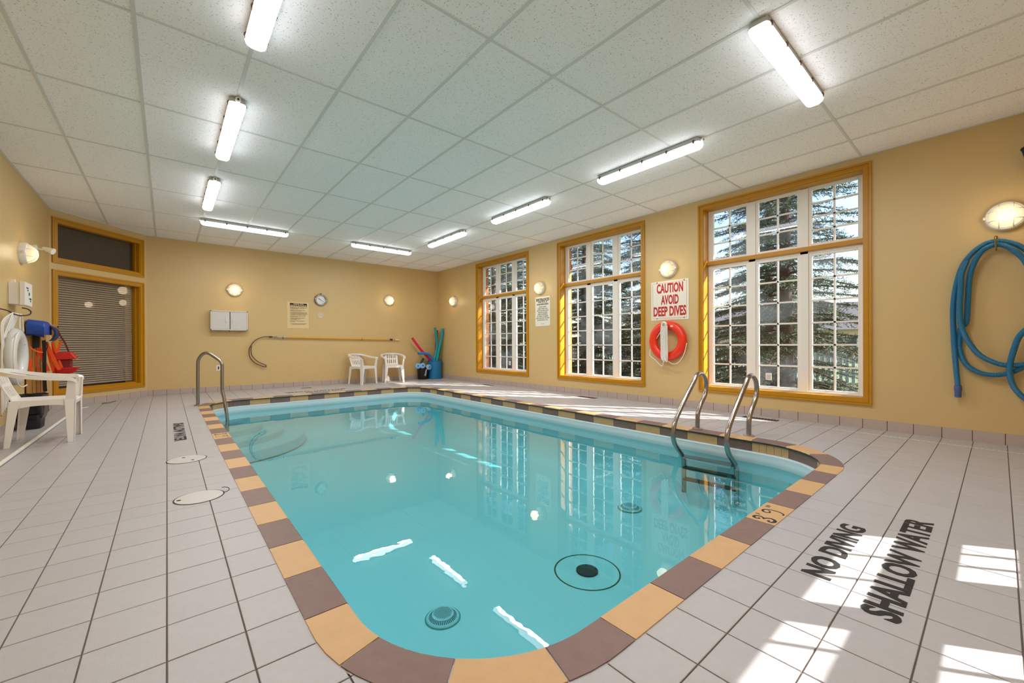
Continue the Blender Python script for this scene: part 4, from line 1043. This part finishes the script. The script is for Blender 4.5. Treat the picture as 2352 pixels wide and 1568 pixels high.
# ------------------------------------------------------------------ left wall things
t = empty('wall_box', (XL, 7.3, 1.42), 'white plastic switch box with a printed front on the left wall', 'box')
MB().box(XL, 7.06, 1.415, -1.262, 7.34, 1.66).build('body', M_plast, t, bevel=0.006)
MB().box(-1.260, 7.045, 1.405, -1.215, 7.355, 1.67).build('cover', M_plast, t, bevel=0.006)
MB().box(XL, 7.15, 1.66, -1.31, 7.19, 1.70).build('cable_loop', M_white, t)
for k, (s, w_) in enumerate((('POOL', .07), ('JETS', .09), ('PUSH', .10), ('START', .10))): text(s, w_, 0.022, (-1.2146, 7.17+0.035*(k-1.5)*1.2, 1.60-0.042*k), (0, 1, 0), (0, 0, 1), M_blktxt, t) if False else None
text('PUSH', 0.09, 0.018, (-1.2146, 7.13, 1.605), (0, 1, 0), (0, 0, 1), M_blktxt, t); text('ON', 0.04, 0.018, (-1.2146, 7.15, 1.58), (0, 1, 0), (0, 0, 1), M_blktxt, t)
MB().box(-1.2148, 7.19, 1.525, -1.213, 7.225, 1.56).build('button', mat('green_dark', '#1E3A30', 0.5), t)
text('POWER', 0.10, 0.018, (-1.2146, 7.26, 1.49), (0, 1, 0), (0, 0, 1), M_blktxt, t); text('OFF', 0.05, 0.018, (-1.2146, 7.27, 1.465), (0, 1, 0), (0, 0, 1), M_blktxt, t)
t = empty('spotlight', (XL, 8.3, 2.2), 'small white swivel spotlight head beside the left wall lamp', 'spotlight')
MB().lathe([(0.045, 0.0), (0.045, 0.02), (0.02, 0.03)], (XL, 8.25, 2.25), axis='x', seg=16).build('mount', M_plast, t)
MB().tube([(XL+0.02, 8.25, 2.25), (XL+0.06, 8.24, 2.235), (XL+0.09, 8.23, 2.235)], 0.012, 8).build('arm', M_plast, t)
MB().tube([(XL+0.08, 8.23, 2.255), (XL+0.13, 8.22, 2.235), (XL+0.18, 8.20, 2.215)], [0.020, 0.034, 0.042], 14).build('head', M_plast, t)

# backboard, blue head pad, straps, red head blocks
t = empty('spine_board', (-1.3, 8.0, 0.1), 'tan rigid backboard hung on the left wall behind the straps', 'backboard')
MB().box(-1.335, 7.72, 0.12, -1.318, 8.75, 1.22).build('board', M_wood, t, bevel=0.012)
for y in (7.95, 8.16, 8.38): MB().box(-1.318, y-0.012, 0.2, -1.308, y+0.012, 1.1).build('rib', M_wood, t, bevel=0.004)
t = empty('wall_dowel', (XL, 8.05, 1.2), 'pale round dowel sticking out of the wall under the blue pad', 'peg')
MB().tube([(XL, 8.15, 1.19), (-1.125, 8.15, 1.20)], 0.032, 16).build('rod', mat('pale_wood', '#B08C5C', 0.6), t, auto=0.8)
MB().tube([(-1.126, 8.15, 1.20), (-1.118, 8.15, 1.20)], 0.016, 12).build('end_hole', M_dark, t)
t = empty('head_pad', (-1.22, 8.0, 1.0), 'blue curved foam pad draped over the dowel, black strap across', 'pad')
b = MB(); prof = [(7.70, 1.10), (7.705, 1.20), (7.74, 1.262), (7.80, 1.28), (7.88, 1.275), (7.96, 1.28), (8.06, 1.275), (8.12, 1.25), (8.15, 1.20)]
k = 0; th = 0.03
for (x0, x1, yo) in ((-1.325, -1.19, 0.0),):
    for (y, z) in prof: b.v += [(x0, y, z), (x1, y-0.02, z-0.02), (x1+th*0.6, y-0.03, z-0.05), (x1+th*0.6, y-0.03, 1.09), (x1-0.02, y, 1.09), (x0, y, z-th)]
n6 = 6
for i in range(len(prof)-1):
    for j in range(n6): b.f.append((i*n6+j, i*n6+(j+1) % n6, (i+1)*n6+(j+1) % n6, (i+1)*n6+j))
b.f.append(tuple(range(n6))[::-1]); b.f.append(tuple((len(prof)-1)*n6+j for j in range(n6)))
b.build('upper_shell', M_navy, t, auto=0.9)
b = MB(); q = []
for i in range(9):
    a = -0.9+1.9*i/8; q.append((-1.27+0.155*math.cos(a*0.9), 8.17, 1.11+0.125*math.sin(a)))
for (x, y, z) in q: b.v += [(x, 7.98, z), (x, 8.22, z), (x-0.02, 8.22, z), (x-0.02, 7.98, z)]
for i in range(8):
    for j in range(4): b.f.append((i*4+j, i*4+(j+1) % 4, (i+1)*4+(j+1) % 4, (i+1)*4+j))
b.f.append((0, 1, 2, 3)); b.f.append((35, 34, 33, 32)); b.build('lower_shell', mat('deep_blue_foam', '#0C2766', 0.5), t, auto=0.9)
t = empty('strap_set', (-1.2, 8.05, 0.6), 'bright orange webbing straps hanging in loops from the blue pad', 'straps')
def band(pts, wdt, nm, m_, wd=(0, 1, 0)):
    P = spline(pts, 6); b = MB(); wv = Vector(wd).normalized()*wdt/2; dd = Vector((0.0, -0.002, 0)) if wd[0] else Vector((0.002, 0, 0))
    for p in P: b.v += [tuple(p-wv-dd), tuple(p+wv-dd), tuple(p+wv+dd), tuple(p-wv+dd)]
    for i in range(len(P)-1):
        for j in range(4): b.f.append((i*4+j, i*4+(j+1) % 4, (i+1)*4+(j+1) % 4, (i+1)*4+j))
    b.f.append((3, 2, 1, 0)); e = (len(P)-1)*4; b.f.append((e, e+1, e+2, e+3)); b.build(nm, m_, t)
X_ = (1, 0, 0.25)
for pts, w_ in (([(-1.278, 8.05, .925), (-1.24, 8.05, .765), (-1.196, 8.05, .612)], .040), ([(-1.216, 8.10, .99), (-1.191, 8.10, .791), (-1.159, 8.10, .614)], .028),
                ([(-1.217, 8.06, 1.0), (-1.162, 8.06, .819), (-1.099, 8.06, .628)], .036), ([(-1.165, 8.12, 1.0), (-1.128, 8.12, .824), (-1.081, 8.12, .645)], .024),
                ([(-1.17, 8.14, 1.0), (-1.15, 8.14, .718), (-1.151, 8.14, .584)], .026), ([(-1.27, 8.0, .863), (-1.291, 8.0, .789), (-1.287, 8.0, .693), (-1.264, 8.0, .617), (-1.242, 8.0, .609)], .018),
                ([(-1.30, 7.75, .78), (-1.30, 7.75, .69), (-1.285, 7.75, .62)], .030), ([(-1.096, 8.14, 1.008), (-1.111, 8.14, .93), (-1.13, 8.14, .866)], .026)):
    band(pts, w_, 'strap', M_orstrap, X_)
band([(-1.30, 7.72, .94), (-1.28, 7.78, .90), (-1.25, 7.86, .872), (-1.22, 7.90, .866)], 0.014, 'cord', M_orstrap, (0, 0, 1))
band([(-1.219, 7.95, 1.02), (-1.214, 7.95, .897), (-1.215, 7.95, .726), (-1.214, 7.95, .522), (-1.212, 7.95, .412), (-1.208, 7.95, .357)], 0.036, 'strap', M_black, X_)
band([(-1.27, 7.90, 1.20), (-1.272, 7.89, 1.05), (-1.275, 7.89, .92)], 0.06, 'buckle_strap', M_black, X_)
band([(-1.2, 7.96, 1.0), (-1.19, 7.97, .93), (-1.215, 7.97, .86)], 0.010, 'cord', M_copper, X_)
t = empty('head_blocks', (-1.02, 8.2, 0.55), 'red moulded head immobiliser blocks hanging in front of the corner window', 'head blocks')
b = MB(); b.hexa([(-1.16, 8.10, .755), (-0.94, 8.10, .765), (-0.94, 8.30, .765), (-1.16, 8.30, .755)], [(-1.16, 8.12, .86), (-1.00, 8.12, .865), (-1.00, 8.28, .865), (-1.16, 8.28, .86)]); b.build('upper_block', M_red, t, bevel=0.012)
MB().box(-1.14, 8.13, .64, -1.00, 8.27, .76).build('core', mat('dark_red', '#7E0D16', 0.5), t, bevel=0.01)
b = MB(); b.hexa([(-1.14, 8.12, .57), (-0.98, 8.12, .575), (-0.98, 8.28, .575), (-1.14, 8.28, .57)], [(-1.16, 8.10, .65), (-0.925, 8.10, .655), (-0.925, 8.30, .655), (-1.16, 8.30, .65)]); b.build('lower_block', M_red, t, bevel=0.012)
MB().box(-1.12, 8.14, .48, -1.02, 8.24, .575).build('tail_flap', M_red, t, bevel=0.008)
P = spline([(-1.13, 8.16, 1.17), (-1.10, 8.17, 1.08), (-1.06, 8.18, .98), (-1.03, 8.2, .865)], 5); MB().tube(P, 0.011, 6, sx=0.4).build('sling', mat('maroon_webbing', '#5A1712', 0.8), t)
# waste bin with liner
t = empty('waste_bin', (-1.205, 7.20, 0), 'black waste bin with a black liner behind the left white chair', 'bin')
def rbox(b, cx, cy, w0, d0, z0, w1, d1, z1, n_=20, amp=0.0, seed=0):
    rr = random.Random(seed); k = len(b.v)
    for (w_, d_, z) in ((w0, d0, z0), (w1, d1, z1)):
        for i in range(n_):
            a = 2*PI*i/n_; c, s = math.cos(a), math.sin(a); e_ = 0.35
            x = math.copysign(abs(c)**e_, c)*w_/2; y = math.copysign(abs(s)**e_, s)*d_/2
            b.v.append((cx+x*(1+rr.uniform(-amp, amp)), cy+y*(1+rr.uniform(-amp, amp)), z+rr.uniform(-amp, amp)*0.2))
    for i in range(n_): b.f.append((k+i, k+(i+1) % n_, k+n_+(i+1) % n_, k+n_+i))
BX_, BY_ = -1.205, 7.20
b = MB(); rbox(b, BX_, BY_, .18, .28, 0.001, .22, .36, .355); b.f.append(tuple(range(20))[::-1]); b.build('bucket', M_black, t)
b = MB(); rbox(b, BX_, BY_, .21, .34, .355, .24, .38, .385, amp=0.03, seed=1); rbox(b, BX_, BY_, .24, .39, .385, .245, .39, .28, amp=0.03, seed=2); rbox(b, BX_, BY_, .245, .39, .28, .24, .38, .17, amp=0.05, seed=3); rbox(b, BX_, BY_, .25, .39, .175, .20, .32, .115, amp=0.06, seed=4)
b.build('liner', M_bag, t)
# white pole lying on the deck
o = MB().tube([(-1.012, 4.2, 0.0165), (-1.012, 7.80, 0.0165)], 0.016, 12).build('vacuum_pole', M_plaster, None, auto=0.8); tag(o, 'long off-white pole lying on the left deck under the chair', 'pole')
b = MB().tube(spline([(-1.02, 8.80, 0.006), (-0.98, 8.86, 0.006), (-1.02, 8.92, 0.006), (-0.93, 8.98, 0.006)], 4), 0.006, 6)
o = b.build('cord_scrap', M_plast, None); tag(o, 'scrap of white cord on the floor under the corner window', 'cord')
b = MB().tube(spline([(-0.82, 9.42, 0.006), (-0.76, 9.44, 0.006), (-0.72, 9.50, 0.006), (-0.66, 9.58, 0.02)], 4), 0.005, 6)
o = b.build('cord_scrap', M_copper, None); tag(o, 'scrap of dark cord at the foot of the corner wall', 'cord')

# ------------------------------------------------------------------ plastic chairs; local front = +x
def make_chair():
    t = empty('plastic_chair', (0, 0, 0)); m_ = M_plast
    # seat with rolled front lip and side aprons
    b = MB(); nx, ny = 8, 8; top = []
    for i in range(nx+1):
        for j in range(ny+1):
            u = i/nx; v = j/ny*2-1; x = -0.20+0.42*u; y = v*0.215*(1-0.06*(1-u)); z = 0.425-0.018*(1-v*v)*math.sin(PI*min(1, u*1.1))-(0.02*max(0, (u-0.85)/0.15)**2)+0.005*(1-u)
            top.append((x, y, z))
    k = len(b.v); b.v += top+[(x, y, z-0.008) for x, y, z in top]; w_ = ny+1; off = len(top)
    for i in range(nx):
        for j in range(ny):
            a = i*w_+j; b.f.append((a, a+w_, a+w_+1, a+1)); b.f.append((off+a, off+a+1, off+a+w_+1, off+a+w_))
    for i in range(nx): b.f.append((i*w_, off+i*w_, off+(i+1)*w_, (i+1)*w_)); a = i*w_+ny; b.f.append((a, a+w_, off+a+w_, off+a))
    for j in range(ny): b.f.append((j, j+1, off+j+1, off+j)); a = nx*w_+j; b.f.append((a, off+a, off+a+1, a+1))
    for s in (-1, 1):       # apron with arched lower edge
        for i in range(10):
            x0 = -0.19+0.40*i/10; x1 = -0.19+0.40*(i+1)/10; f_ = lambda x: 0.375-0.035*abs((x-0.01)/0.2)**3
            y = 0.212*s; y2 = 0.205*s
            b.hexa([(x0, min(y, y2), f_(x0)), (x1, min(y, y2), f_(x1)), (x1, max(y, y2), f_(x1)), (x0, max(y, y2), f_(x0))], [(x0, min(y, y2), 0.424), (x1, min(y, y2), 0.424), (x1, max(y, y2), 0.424), (x0, max(y, y2), 0.424)])
    b.box(0.205, -0.20, 0.370, 0.213, 0.20, 0.415); b.box(-0.205, -0.19, 0.375, -0.197, 0.19, 0.425)
    b.build('seat', m_, t, auto=math.radians(35), local=True)
    # legs: L section, tapering down
    for (xb, xt, s, wt, wb, front) in ((0.20, 0.195, 1, 0.075, 0.045, 1), (0.20, 0.195, -1, 0.075, 0.045, 1), (-0.225, -0.185, 1, 0.07, 0.042, 0), (-0.225, -0.185, -1, 0.07, 0.042, 0)):
        yb, yt = 0.245*s, 0.222*s; th = 0.007; fx = 1 if front else -1; zt = 0.425; b = MB()
        def bx(x0, x1, y0, y1, X0_, X1_, Y0_, Y1_):
            b.hexa([(min(x0, x1), min(y0, y1), 0), (max(x0, x1), min(y0, y1), 0), (max(x0, x1), max(y0, y1), 0), (min(x0, x1), max(y0, y1), 0)],
                   [(min(X0_, X1_), min(Y0_, Y1_), zt), (max(X0_, X1_), min(Y0_, Y1_), zt), (max(X0_, X1_), max(Y0_, Y1_), zt), (min(X0_, X1_), max(Y0_, Y1_), zt)])
        bx(xb+fx*0.015, xb+fx*0.015-fx*th, yb, yb-s*wb, xt+fx*0.025, xt+fx*0.025-fx*th, yt, yt-s*wt)     # face plate
        bx(xb+fx*0.015, xb+fx*0.015-fx*wb, yb, yb-s*th, xt+fx*0.025, xt+fx*0.025-fx*wt, yt, yt-s*th)     # side plate
        b.build('leg', m_, t, bevel=0.002, local=True)
    # arms: flat band from the front post round to the back, with the post under it
    for s in (-1, 1):
        pts = [(0.215, 0.235*s, 0.615), (0.185, 0.250*s, 0.640), (0.10, 0.262*s, 0.648), (-0.02, 0.268*s, 0.660), (-0.14, 0.258*s, 0.682), (-0.225, 0.222*s, 0.706), (-0.275, 0.155*s, 0.722), (-0.300, 0.075*s, 0.730), (-0.306, 0.0, 0.732)]
        P = spline(pts, 4); b = MB()
        for i, p in enumerate(P):
            tt = (P[min(i+1, len(P)-1)]-P[max(i-1, 0)]).normalized(); sd2 = tt.cross(Vector((0, 0, 1))).normalized()*0.027
            b.v += [tuple(p-sd2), tuple(p+sd2), tuple(p+sd2-Vector((0, 0, 0.034))), tuple(p+sd2*0.75-Vector((0, 0, 0.034))), tuple(p+sd2*0.75-Vector((0, 0, 0.008))), tuple(p-sd2*0.75-Vector((0, 0, 0.008))), tuple(p-sd2*0.75-Vector((0, 0, 0.034))), tuple(p-sd2-Vector((0, 0, 0.034)))]
        for i in range(len(P)-1):
            for j in range(8): b.f.append((i*8+j, i*8+(j+1) % 8, (i+1)*8+(j+1) % 8, (i+1)*8+j))
        b.f.append(tuple(range(8))[::-1]); e = (len(P)-1)*8; b.f.append(tuple(range(e, e+8)))
        y0, y1 = sorted((0.212*s, 0.220*s)); Y0_, Y1_ = sorted((0.232*s, 0.262*s))
        b.hexa([(0.150, y0, 0.40), (0.222, y0, 0.40), (0.222, y1+0.001, 0.40), (0.150, y1+0.001, 0.40)], [(0.172, min(0.238*s, 0.246*s), 0.632), (0.226, min(0.238*s, 0.246*s), 0.612), (0.226, max(0.238*s, 0.246*s), 0.612), (0.172, max(0.238*s, 0.246*s), 0.632)])
        ya, yb2 = sorted((0.175*s, 0.219*s)); yc, yd = sorted((0.215*s, 0.245*s))
        b.hexa([(0.215, ya, 0.40), (0.222, ya, 0.40), (0.222, yb2, 0.40), (0.215, yb2, 0.40)], [(0.219, yc, 0.612), (0.226, yc, 0.612), (0.226, yd, 0.612), (0.219, yd, 0.612)])
        b.build('armrest', m_, t, auto=math.radians(40), local=True)
    # backrest: slotted panel leaning back
    b = MB()
    def bp_(y, u): return (-0.195-0.105*u-0.012*math.sin(PI*u)+0.0, y, 0.425+0.295*u)
    def slab(y0, y1, u0, u1, n_=3):
        for i in range(n_):
            a, c = u0+(u1-u0)*i/n_, u0+(u1-u0)*(i+1)/n_; A, B_, C_, D_ = bp_(y0, a), bp_(y1, a), bp_(y1, c), bp_(y0, c)
            d = Vector((-0.008, 0, -0.002)); v = [Vector(q) for q in (A, B_, C_, D_)]
            b.add([tuple(q) for q in v]+[tuple(q+d) for q in v], [(0, 1, 2, 3), (7, 6, 5, 4), (0, 4, 5, 1), (1, 5, 6, 2), (2, 6, 7, 3), (3, 7, 4, 0)])
    for (y0, y1) in ((-0.155, -0.105), (-0.085, -0.060), (-0.040, -0.012), (0.012, 0.040), (0.060, 0.085), (0.105, 0.155)): slab(y0, y1, 0, 0.95, 5)
    for (u0, u1) in ((0.0, 0.14), (0.46, 0.56), (0.86, 0.99)): slab(-0.155, 0.155, u0, u1, 1)
    for s in (-1, 1):   # side stiles flaring to the seat corners
        y0, y1 = sorted((0.150*s, 0.165*s)); slab(y0, y1, 0, 0.95, 5)
    b.build('backrest', m_, t, local=True)
    return t
c0 = make_chair()
for i, (x, y, rz, lab) in enumerate(((-0.92, 6.13, 0.0, 'white plastic armchair at the left picture edge beside the bin'),
                                     (3.62, 9.89, math.radians(-67.6), 'white plastic armchair by the back wall, the left one of the far pair'),
                                     (4.39, 9.91, math.radians(-104), 'white plastic armchair by the back wall, nearer the corner bins'))):
    t = c0 if i == 0 else copy_tree(c0); t.location = (x, y, 0); t.rotation_euler = (0, 0, rz)
    tag(t, lab, 'chair', 'white plastic chairs')

# ------------------------------------------------------------------ bins and floats in the far corner
t = empty('blue_drum', (5.675, 10.075, 0), 'blue plastic drum holding foam noodles in the far corner', 'drum')
MB().lathe([(0.175, 0.0), (0.182, 0.01), (0.192, 0.48), (0.196, 0.485), (0.196, 0.50), (0.188, 0.50), (0.180, 0.03), (0.01, 0.03)], (5.675, 10.075, 0), seg=32, capt=False).build('drum', M_drum, t, auto=0.5)
b = MB().tube([(5.675+0.197*math.cos(a), 10.075+0.197*math.sin(a), 0.492) for a in [2*PI*i/32 for i in range(32)]], 0.006, 6, closed=True); b.build('rim', M_drum, t, smooth=True)
t = empty('black_bucket', (5.315, 10.10, 0), 'black bucket with white scrawl beside the blue drum', 'bucket')
MB().lathe([(0.125, 0.0), (0.130, 0.01), (0.145, 0.32), (0.150, 0.33), (0.142, 0.33), (0.122, 0.02), (0.01, 0.02)], (5.315, 10.10, 0), seg=28, capt=False).build('bucket', M_black, t, auto=0.5)
b = MB()
for (a0, z0, a1, z1, w_) in ((-1.35, 0.27, -1.50, 0.18, .006), (-1.50, 0.19, -1.56, 0.13, .005), (-1.24, 0.28, -1.33, 0.16, .007), (-1.33, 0.17, -1.45, 0.09, .007), (-1.62, 0.14, -1.72, 0.10, .005)):
    pts = []
    for i in range(5):
        a = a0+(a1-a0)*i/4; z = z0+(z1-z0)*i/4; r = 0.131+0.0145*z/0.32+0.0015; pts.append((5.315+r*math.cos(a), 10.10+r*math.sin(a), z))
    b.tube(pts, w_, 6)
b.build('scrawl', M_plast, t)
def noodle(pts, m_, r, lab, hole=True):
    P = spline(pts, 6); base = P[-1]
    t = empty('pool_noodle', tuple(base), lab, 'pool noodle', 'foam noodles in the blue drum')
    MB().tube(P, r, 14).build('foam', m_, t, auto=0.9)
    d = (P[0]-P[1]).normalized(); MB().tube([P[0]-d*0.001, P[0]+d*0.002], r*0.38, 10).build('core_hole', M_dark, t)
noodle([(5.64, 10.00, 1.403), (5.69, 10.02, 1.244), (5.735, 10.05, 1.021), (5.735, 10.05, .854), (5.68, 10.04, .66), (5.625, 10.02, .45), (5.60, 10.02, .08)], M_teal, 0.034, 'teal foam noodle bowed to the left, tallest in the drum')
noodle([(5.835, 9.93, 1.388), (5.83, 9.94, 1.19), (5.79, 9.97, .965), (5.735, 9.99, .686), (5.70, 10.0, .45), (5.69, 10.0, .08)], M_teal, 0.036, 'teal foam noodle leaning towards the right wall')
noodle([(5.83, 10.03, 1.02), (5.81, 10.05, .80), (5.78, 10.07, .60), (5.76, 10.08, .3), (5.75, 10.08, .08)], mat('green_teal_foam', '#0B8A82', 0.7), 0.034, 'shorter green teal noodle behind the leaning teal one')  # greener, darker teal than the other noodles
noodle([(5.80, 10.16, 1.340), (5.79, 10.16, 1.10), (5.76, 10.15, .70), (5.74, 10.14, .30), (5.73, 10.14, .08)], M_redf, 0.032, 'dark red noodle standing between the teal ones')
noodle([(4.985, 10.04, 1.114), (5.22, 10.04, .82), (5.47, 10.05, .565), (5.545, 10.07, .47), (5.60, 10.10, .30), (5.62, 10.16, .08)], M_pink, 0.032, 'pinkish red noodle slanting out of the drum to the left')
noodle([(5.10, 9.93, .705), (5.22, 9.94, .706), (5.34, 9.95, .695), (5.46, 9.97, .65), (5.56, 10.0, .51), (5.575, 10.01, .30), (5.58, 10.02, .08)], M_bluef, 0.033, 'blue noodle drooping over the drum edge')
t = empty('pool_noodle', (5.36, 10.17, 0.05), 'dark green noodle end leaning behind the black bucket', 'pool noodle')
MB().tube([(5.41, 10.225, .555), (5.33, 10.20, .45), (5.30, 10.17, .05)], 0.030, 12).build('foam', M_green, t, auto=0.9)
for i, (x, y, z, rx, lab) in enumerate(((5.125, 9.985, .372, -0.5, 'light blue foam dumbbell end, leftmost in the bucket'), (5.245, 9.965, .375, -0.15, 'light blue foam dumbbell end, middle one over the bucket'), (5.415, 9.93, .330, 0.25, 'light blue foam dumbbell end in front of the drum'))):
    t = empty('foam_dumbbell', (x, y, z), lab, 'float', 'foam dumbbells on the black bucket'); d = Vector((math.sin(rx)*1.0, -1, 0.15)).normalized()
    c = Vector((x, y, z)); MB().tube([c-d*0.022, c-d*0.020, c+d*0.006], [0.066, 0.073, 0.073], 26).build('back_disc', M_sign, t, auto=0.7)
    MB().tube([c+d*0.006, c+d*0.024, c+d*0.028], [0.071, 0.071, 0.066], 26).build('disc', M_lblue, t, auto=0.7)
    MB().tube([c+d*0.0285, c+d*0.031], 0.020, 16).build('hole', M_navy, t)
    MB().tube([c-d*0.022, c-d*0.085], 0.014, 10).build('bar', M_lblue, t)

# ------------------------------------------------------------------ outdoors
g_ = MB().box(6.3, -40, -0.5, 60, 60, -0.35).box(-30, -40, -0.5, 6.3, YN-0.3, -0.35).build('lawn', M_soil); tag(g_, kind='structure')
def make_tree_mesh(seed, Ht=7.4):
    R = random.Random(seed); NR = np.random.default_rng(seed)
    P0 = []; P1 = []; Wd = []; br = MB()
    z = 0.25
    while z < Ht-0.3:
        nb_ = R.randint(6, 8); fz = 1-z/Ht; L0 = 0.30+2.35*fz**0.85
        for k in range(nb_):
            a = 2*PI*k/nb_+R.uniform(-.35, .35); L = L0*R.uniform(.75, 1.1); zz = z+R.uniform(-.12, .12)
            d = np.array([math.cos(a), math.sin(a), 0.0]); sidev = np.array([-d[1], d[0], 0.0])
            pts = [np.array([0, 0, zz])+d*L*u+np.array([0, 0, L*(0.12*u-0.38*u*u+0.10*u**3)]) for u in np.linspace(0, 1, 6)]
            br.tube([tuple(p) for p in pts], [0.026*(1-0.8*u)*(0.5+fz) for u in np.linspace(0, 1, 6)], 4)
            m = int(L/0.085)
            for i in range(m):
                u = 0.12+0.88*(i+R.random())/m; c = np.array([0, 0, zz])+d*L*u+np.array([0, 0, L*(0.12*u-0.38*u*u+0.10*u**3)])
                for s in (-1, 1):
                    tl = (0.16+0.42*(1-u))*min(1, L)*R.uniform(.7, 1.15)
                    td = d*0.65+sidev*s*0.8+np.array([0, 0, R.uniform(-.35, .05)]); td /= np.linalg.norm(td)
                    nn = int(tl/0.015); uu = (np.arange(nn)+NR.random(nn))/max(nn, 1)
                    base = c+td*tl*uu[:, None]+np.array([0, 0, -0.10])*(tl*uu**2)[:, None]
                    nd = td*0.75+NR.normal(0, 0.6, (nn, 3)); nd /= np.linalg.norm(nd, axis=1)[:, None]
                    P0.append(base); P1.append(base+nd*NR.uniform(.045, .085, nn)[:, None])
        z += R.uniform(.26, .36)
    P0 = np.concatenate(P0); P1 = np.concatenate(P1); n_ = len(P0)
    dr = P1-P0; sd3 = np.cross(dr, NR.normal(size=(n_, 3))); sd3 /= np.linalg.norm(sd3, axis=1)[:, None]; sd3 *= 0.0065
    V = np.empty((n_*3, 3)); V[0::3] = P0-sd3; V[1::3] = P0+sd3; V[2::3] = P1
    me = bpy.data.meshes.new('foliage'); me.vertices.add(n_*3); me.loops.add(n_*3); me.polygons.add(n_)
    me.vertices.foreach_set('co', V.ravel()); me.loops.foreach_set('vertex_index', np.arange(n_*3)); me.polygons.foreach_set('loop_start', np.arange(0, n_*3, 3)); me.polygons.foreach_set('loop_total', np.full(n_, 3))
    me.materials.append(M_leaf); me.update(calc_edges=True)
    tr = MB().tube([(0, 0, -0.1), (0, 0, 1.5), (0.03, 0, 3.5), (0, 0, Ht)], [0.19, 0.15, 0.10, 0.02], 10).mesh('trunk', M_bark, smooth=True)
    bm_ = br.mesh('branches', M_bark)
    return me, tr, bm_
TM = [make_tree_mesh(1), make_tree_mesh(2)]
TR = [(10.1, 2.95, 0, 0.0, 1.0, 'spruce with a thick trunk close outside the nearest window'),
      (10.7, 6.5, 1, 1.2, 1.0, 'spruce outside the near edge of the middle window'),
      (10.8, 9.0, 0, 2.6, 0.95, 'spruce outside the far edge of the middle window'),
      (11.0, 12.0, 1, 4.0, 1.0, 'spruce outside the near edge of the farthest window'),
      (11.3, 14.8, 0, 0.4, 1.0, 'spruce outside the far edge of the farthest window'),
      (14.3, 4.6, 1, 0.7, 1.0, 'second-row spruce behind the nearest window'),
      (14.4, 8.2, 0, 3.3, 1.0, 'second-row spruce between the nearest and middle windows'),
      (14.3, 11.6, 0, 5.0, 1.05, 'second-row spruce behind the middle window'),
      (14.4, 17.4, 1, 3.0, 1.05, 'second-row spruce behind the farthest window')]
for (x, y, v, rz, sc_, lab) in TR:
    t = empty('spruce_tree', (x, y, -0.35), lab, 'tree', 'spruces outside the windows', rz=rz); t.scale = (sc_, sc_, sc_)
    link('trunk', TM[v][1], t); link('branches', TM[v][2], t); f_ = link('foliage', TM[v][0], t); tag(f_, kind='stuff')
# neighbouring house far behind the trees
t = empty('neighbour_house', (38, 14, -0.35), 'pale pinkish house with a grey roof far behind the spruces', 'house')
MB().box(34, 4, -0.35, 42, 24, 1.9).build('wall', M_siding, t)
b = MB().add([(33.5, 3.5, 1.8), (42.5, 3.5, 1.8), (42.5, 24.5, 1.8), (33.5, 24.5, 1.8), (38, 3.5, 3.9), (38, 24.5, 3.9)], [(0, 3, 5, 4), (1, 4, 5, 2), (0, 4, 1), (3, 2, 5), (0, 1, 2, 3)]); b.build('roof', M_roof, t)
for y in (6.5, 11, 15.5, 20):
    wd = MB().box(33.93, y-0.7, 0.3, 34.02, y+0.7, 1.4).build('window', M_white, t)
    MB().box(33.9, y-0.6, 0.4, 33.94, y+0.6, 1.3).build('pane', mat('far_pane', '#3C4650', 0.1) if 'far_pane' not in bpy.data.materials else bpy.data.materials['far_pane'], wd)
t = empty('picket_fence', (17, 8, -0.35), 'pale picket fence low behind the spruces', 'fence')
me = MB().box(16.98, -0.045, -0.35, 17.0, 0.045, 0.75).mesh('picket', mat('fence_grey', '#B9BDC4', 0.8), W[t]*0+Vector((17, 0, -0.35)))
for k in range(110): link('picket', me, t, loc=(0, -4+0.16*k-8+4, 0))
for z in (-0.1, 0.5): MB().box(17.0, -8, z, 17.04, 22, z+0.08).build('rail', bpy.data.materials['fence_grey'], t)
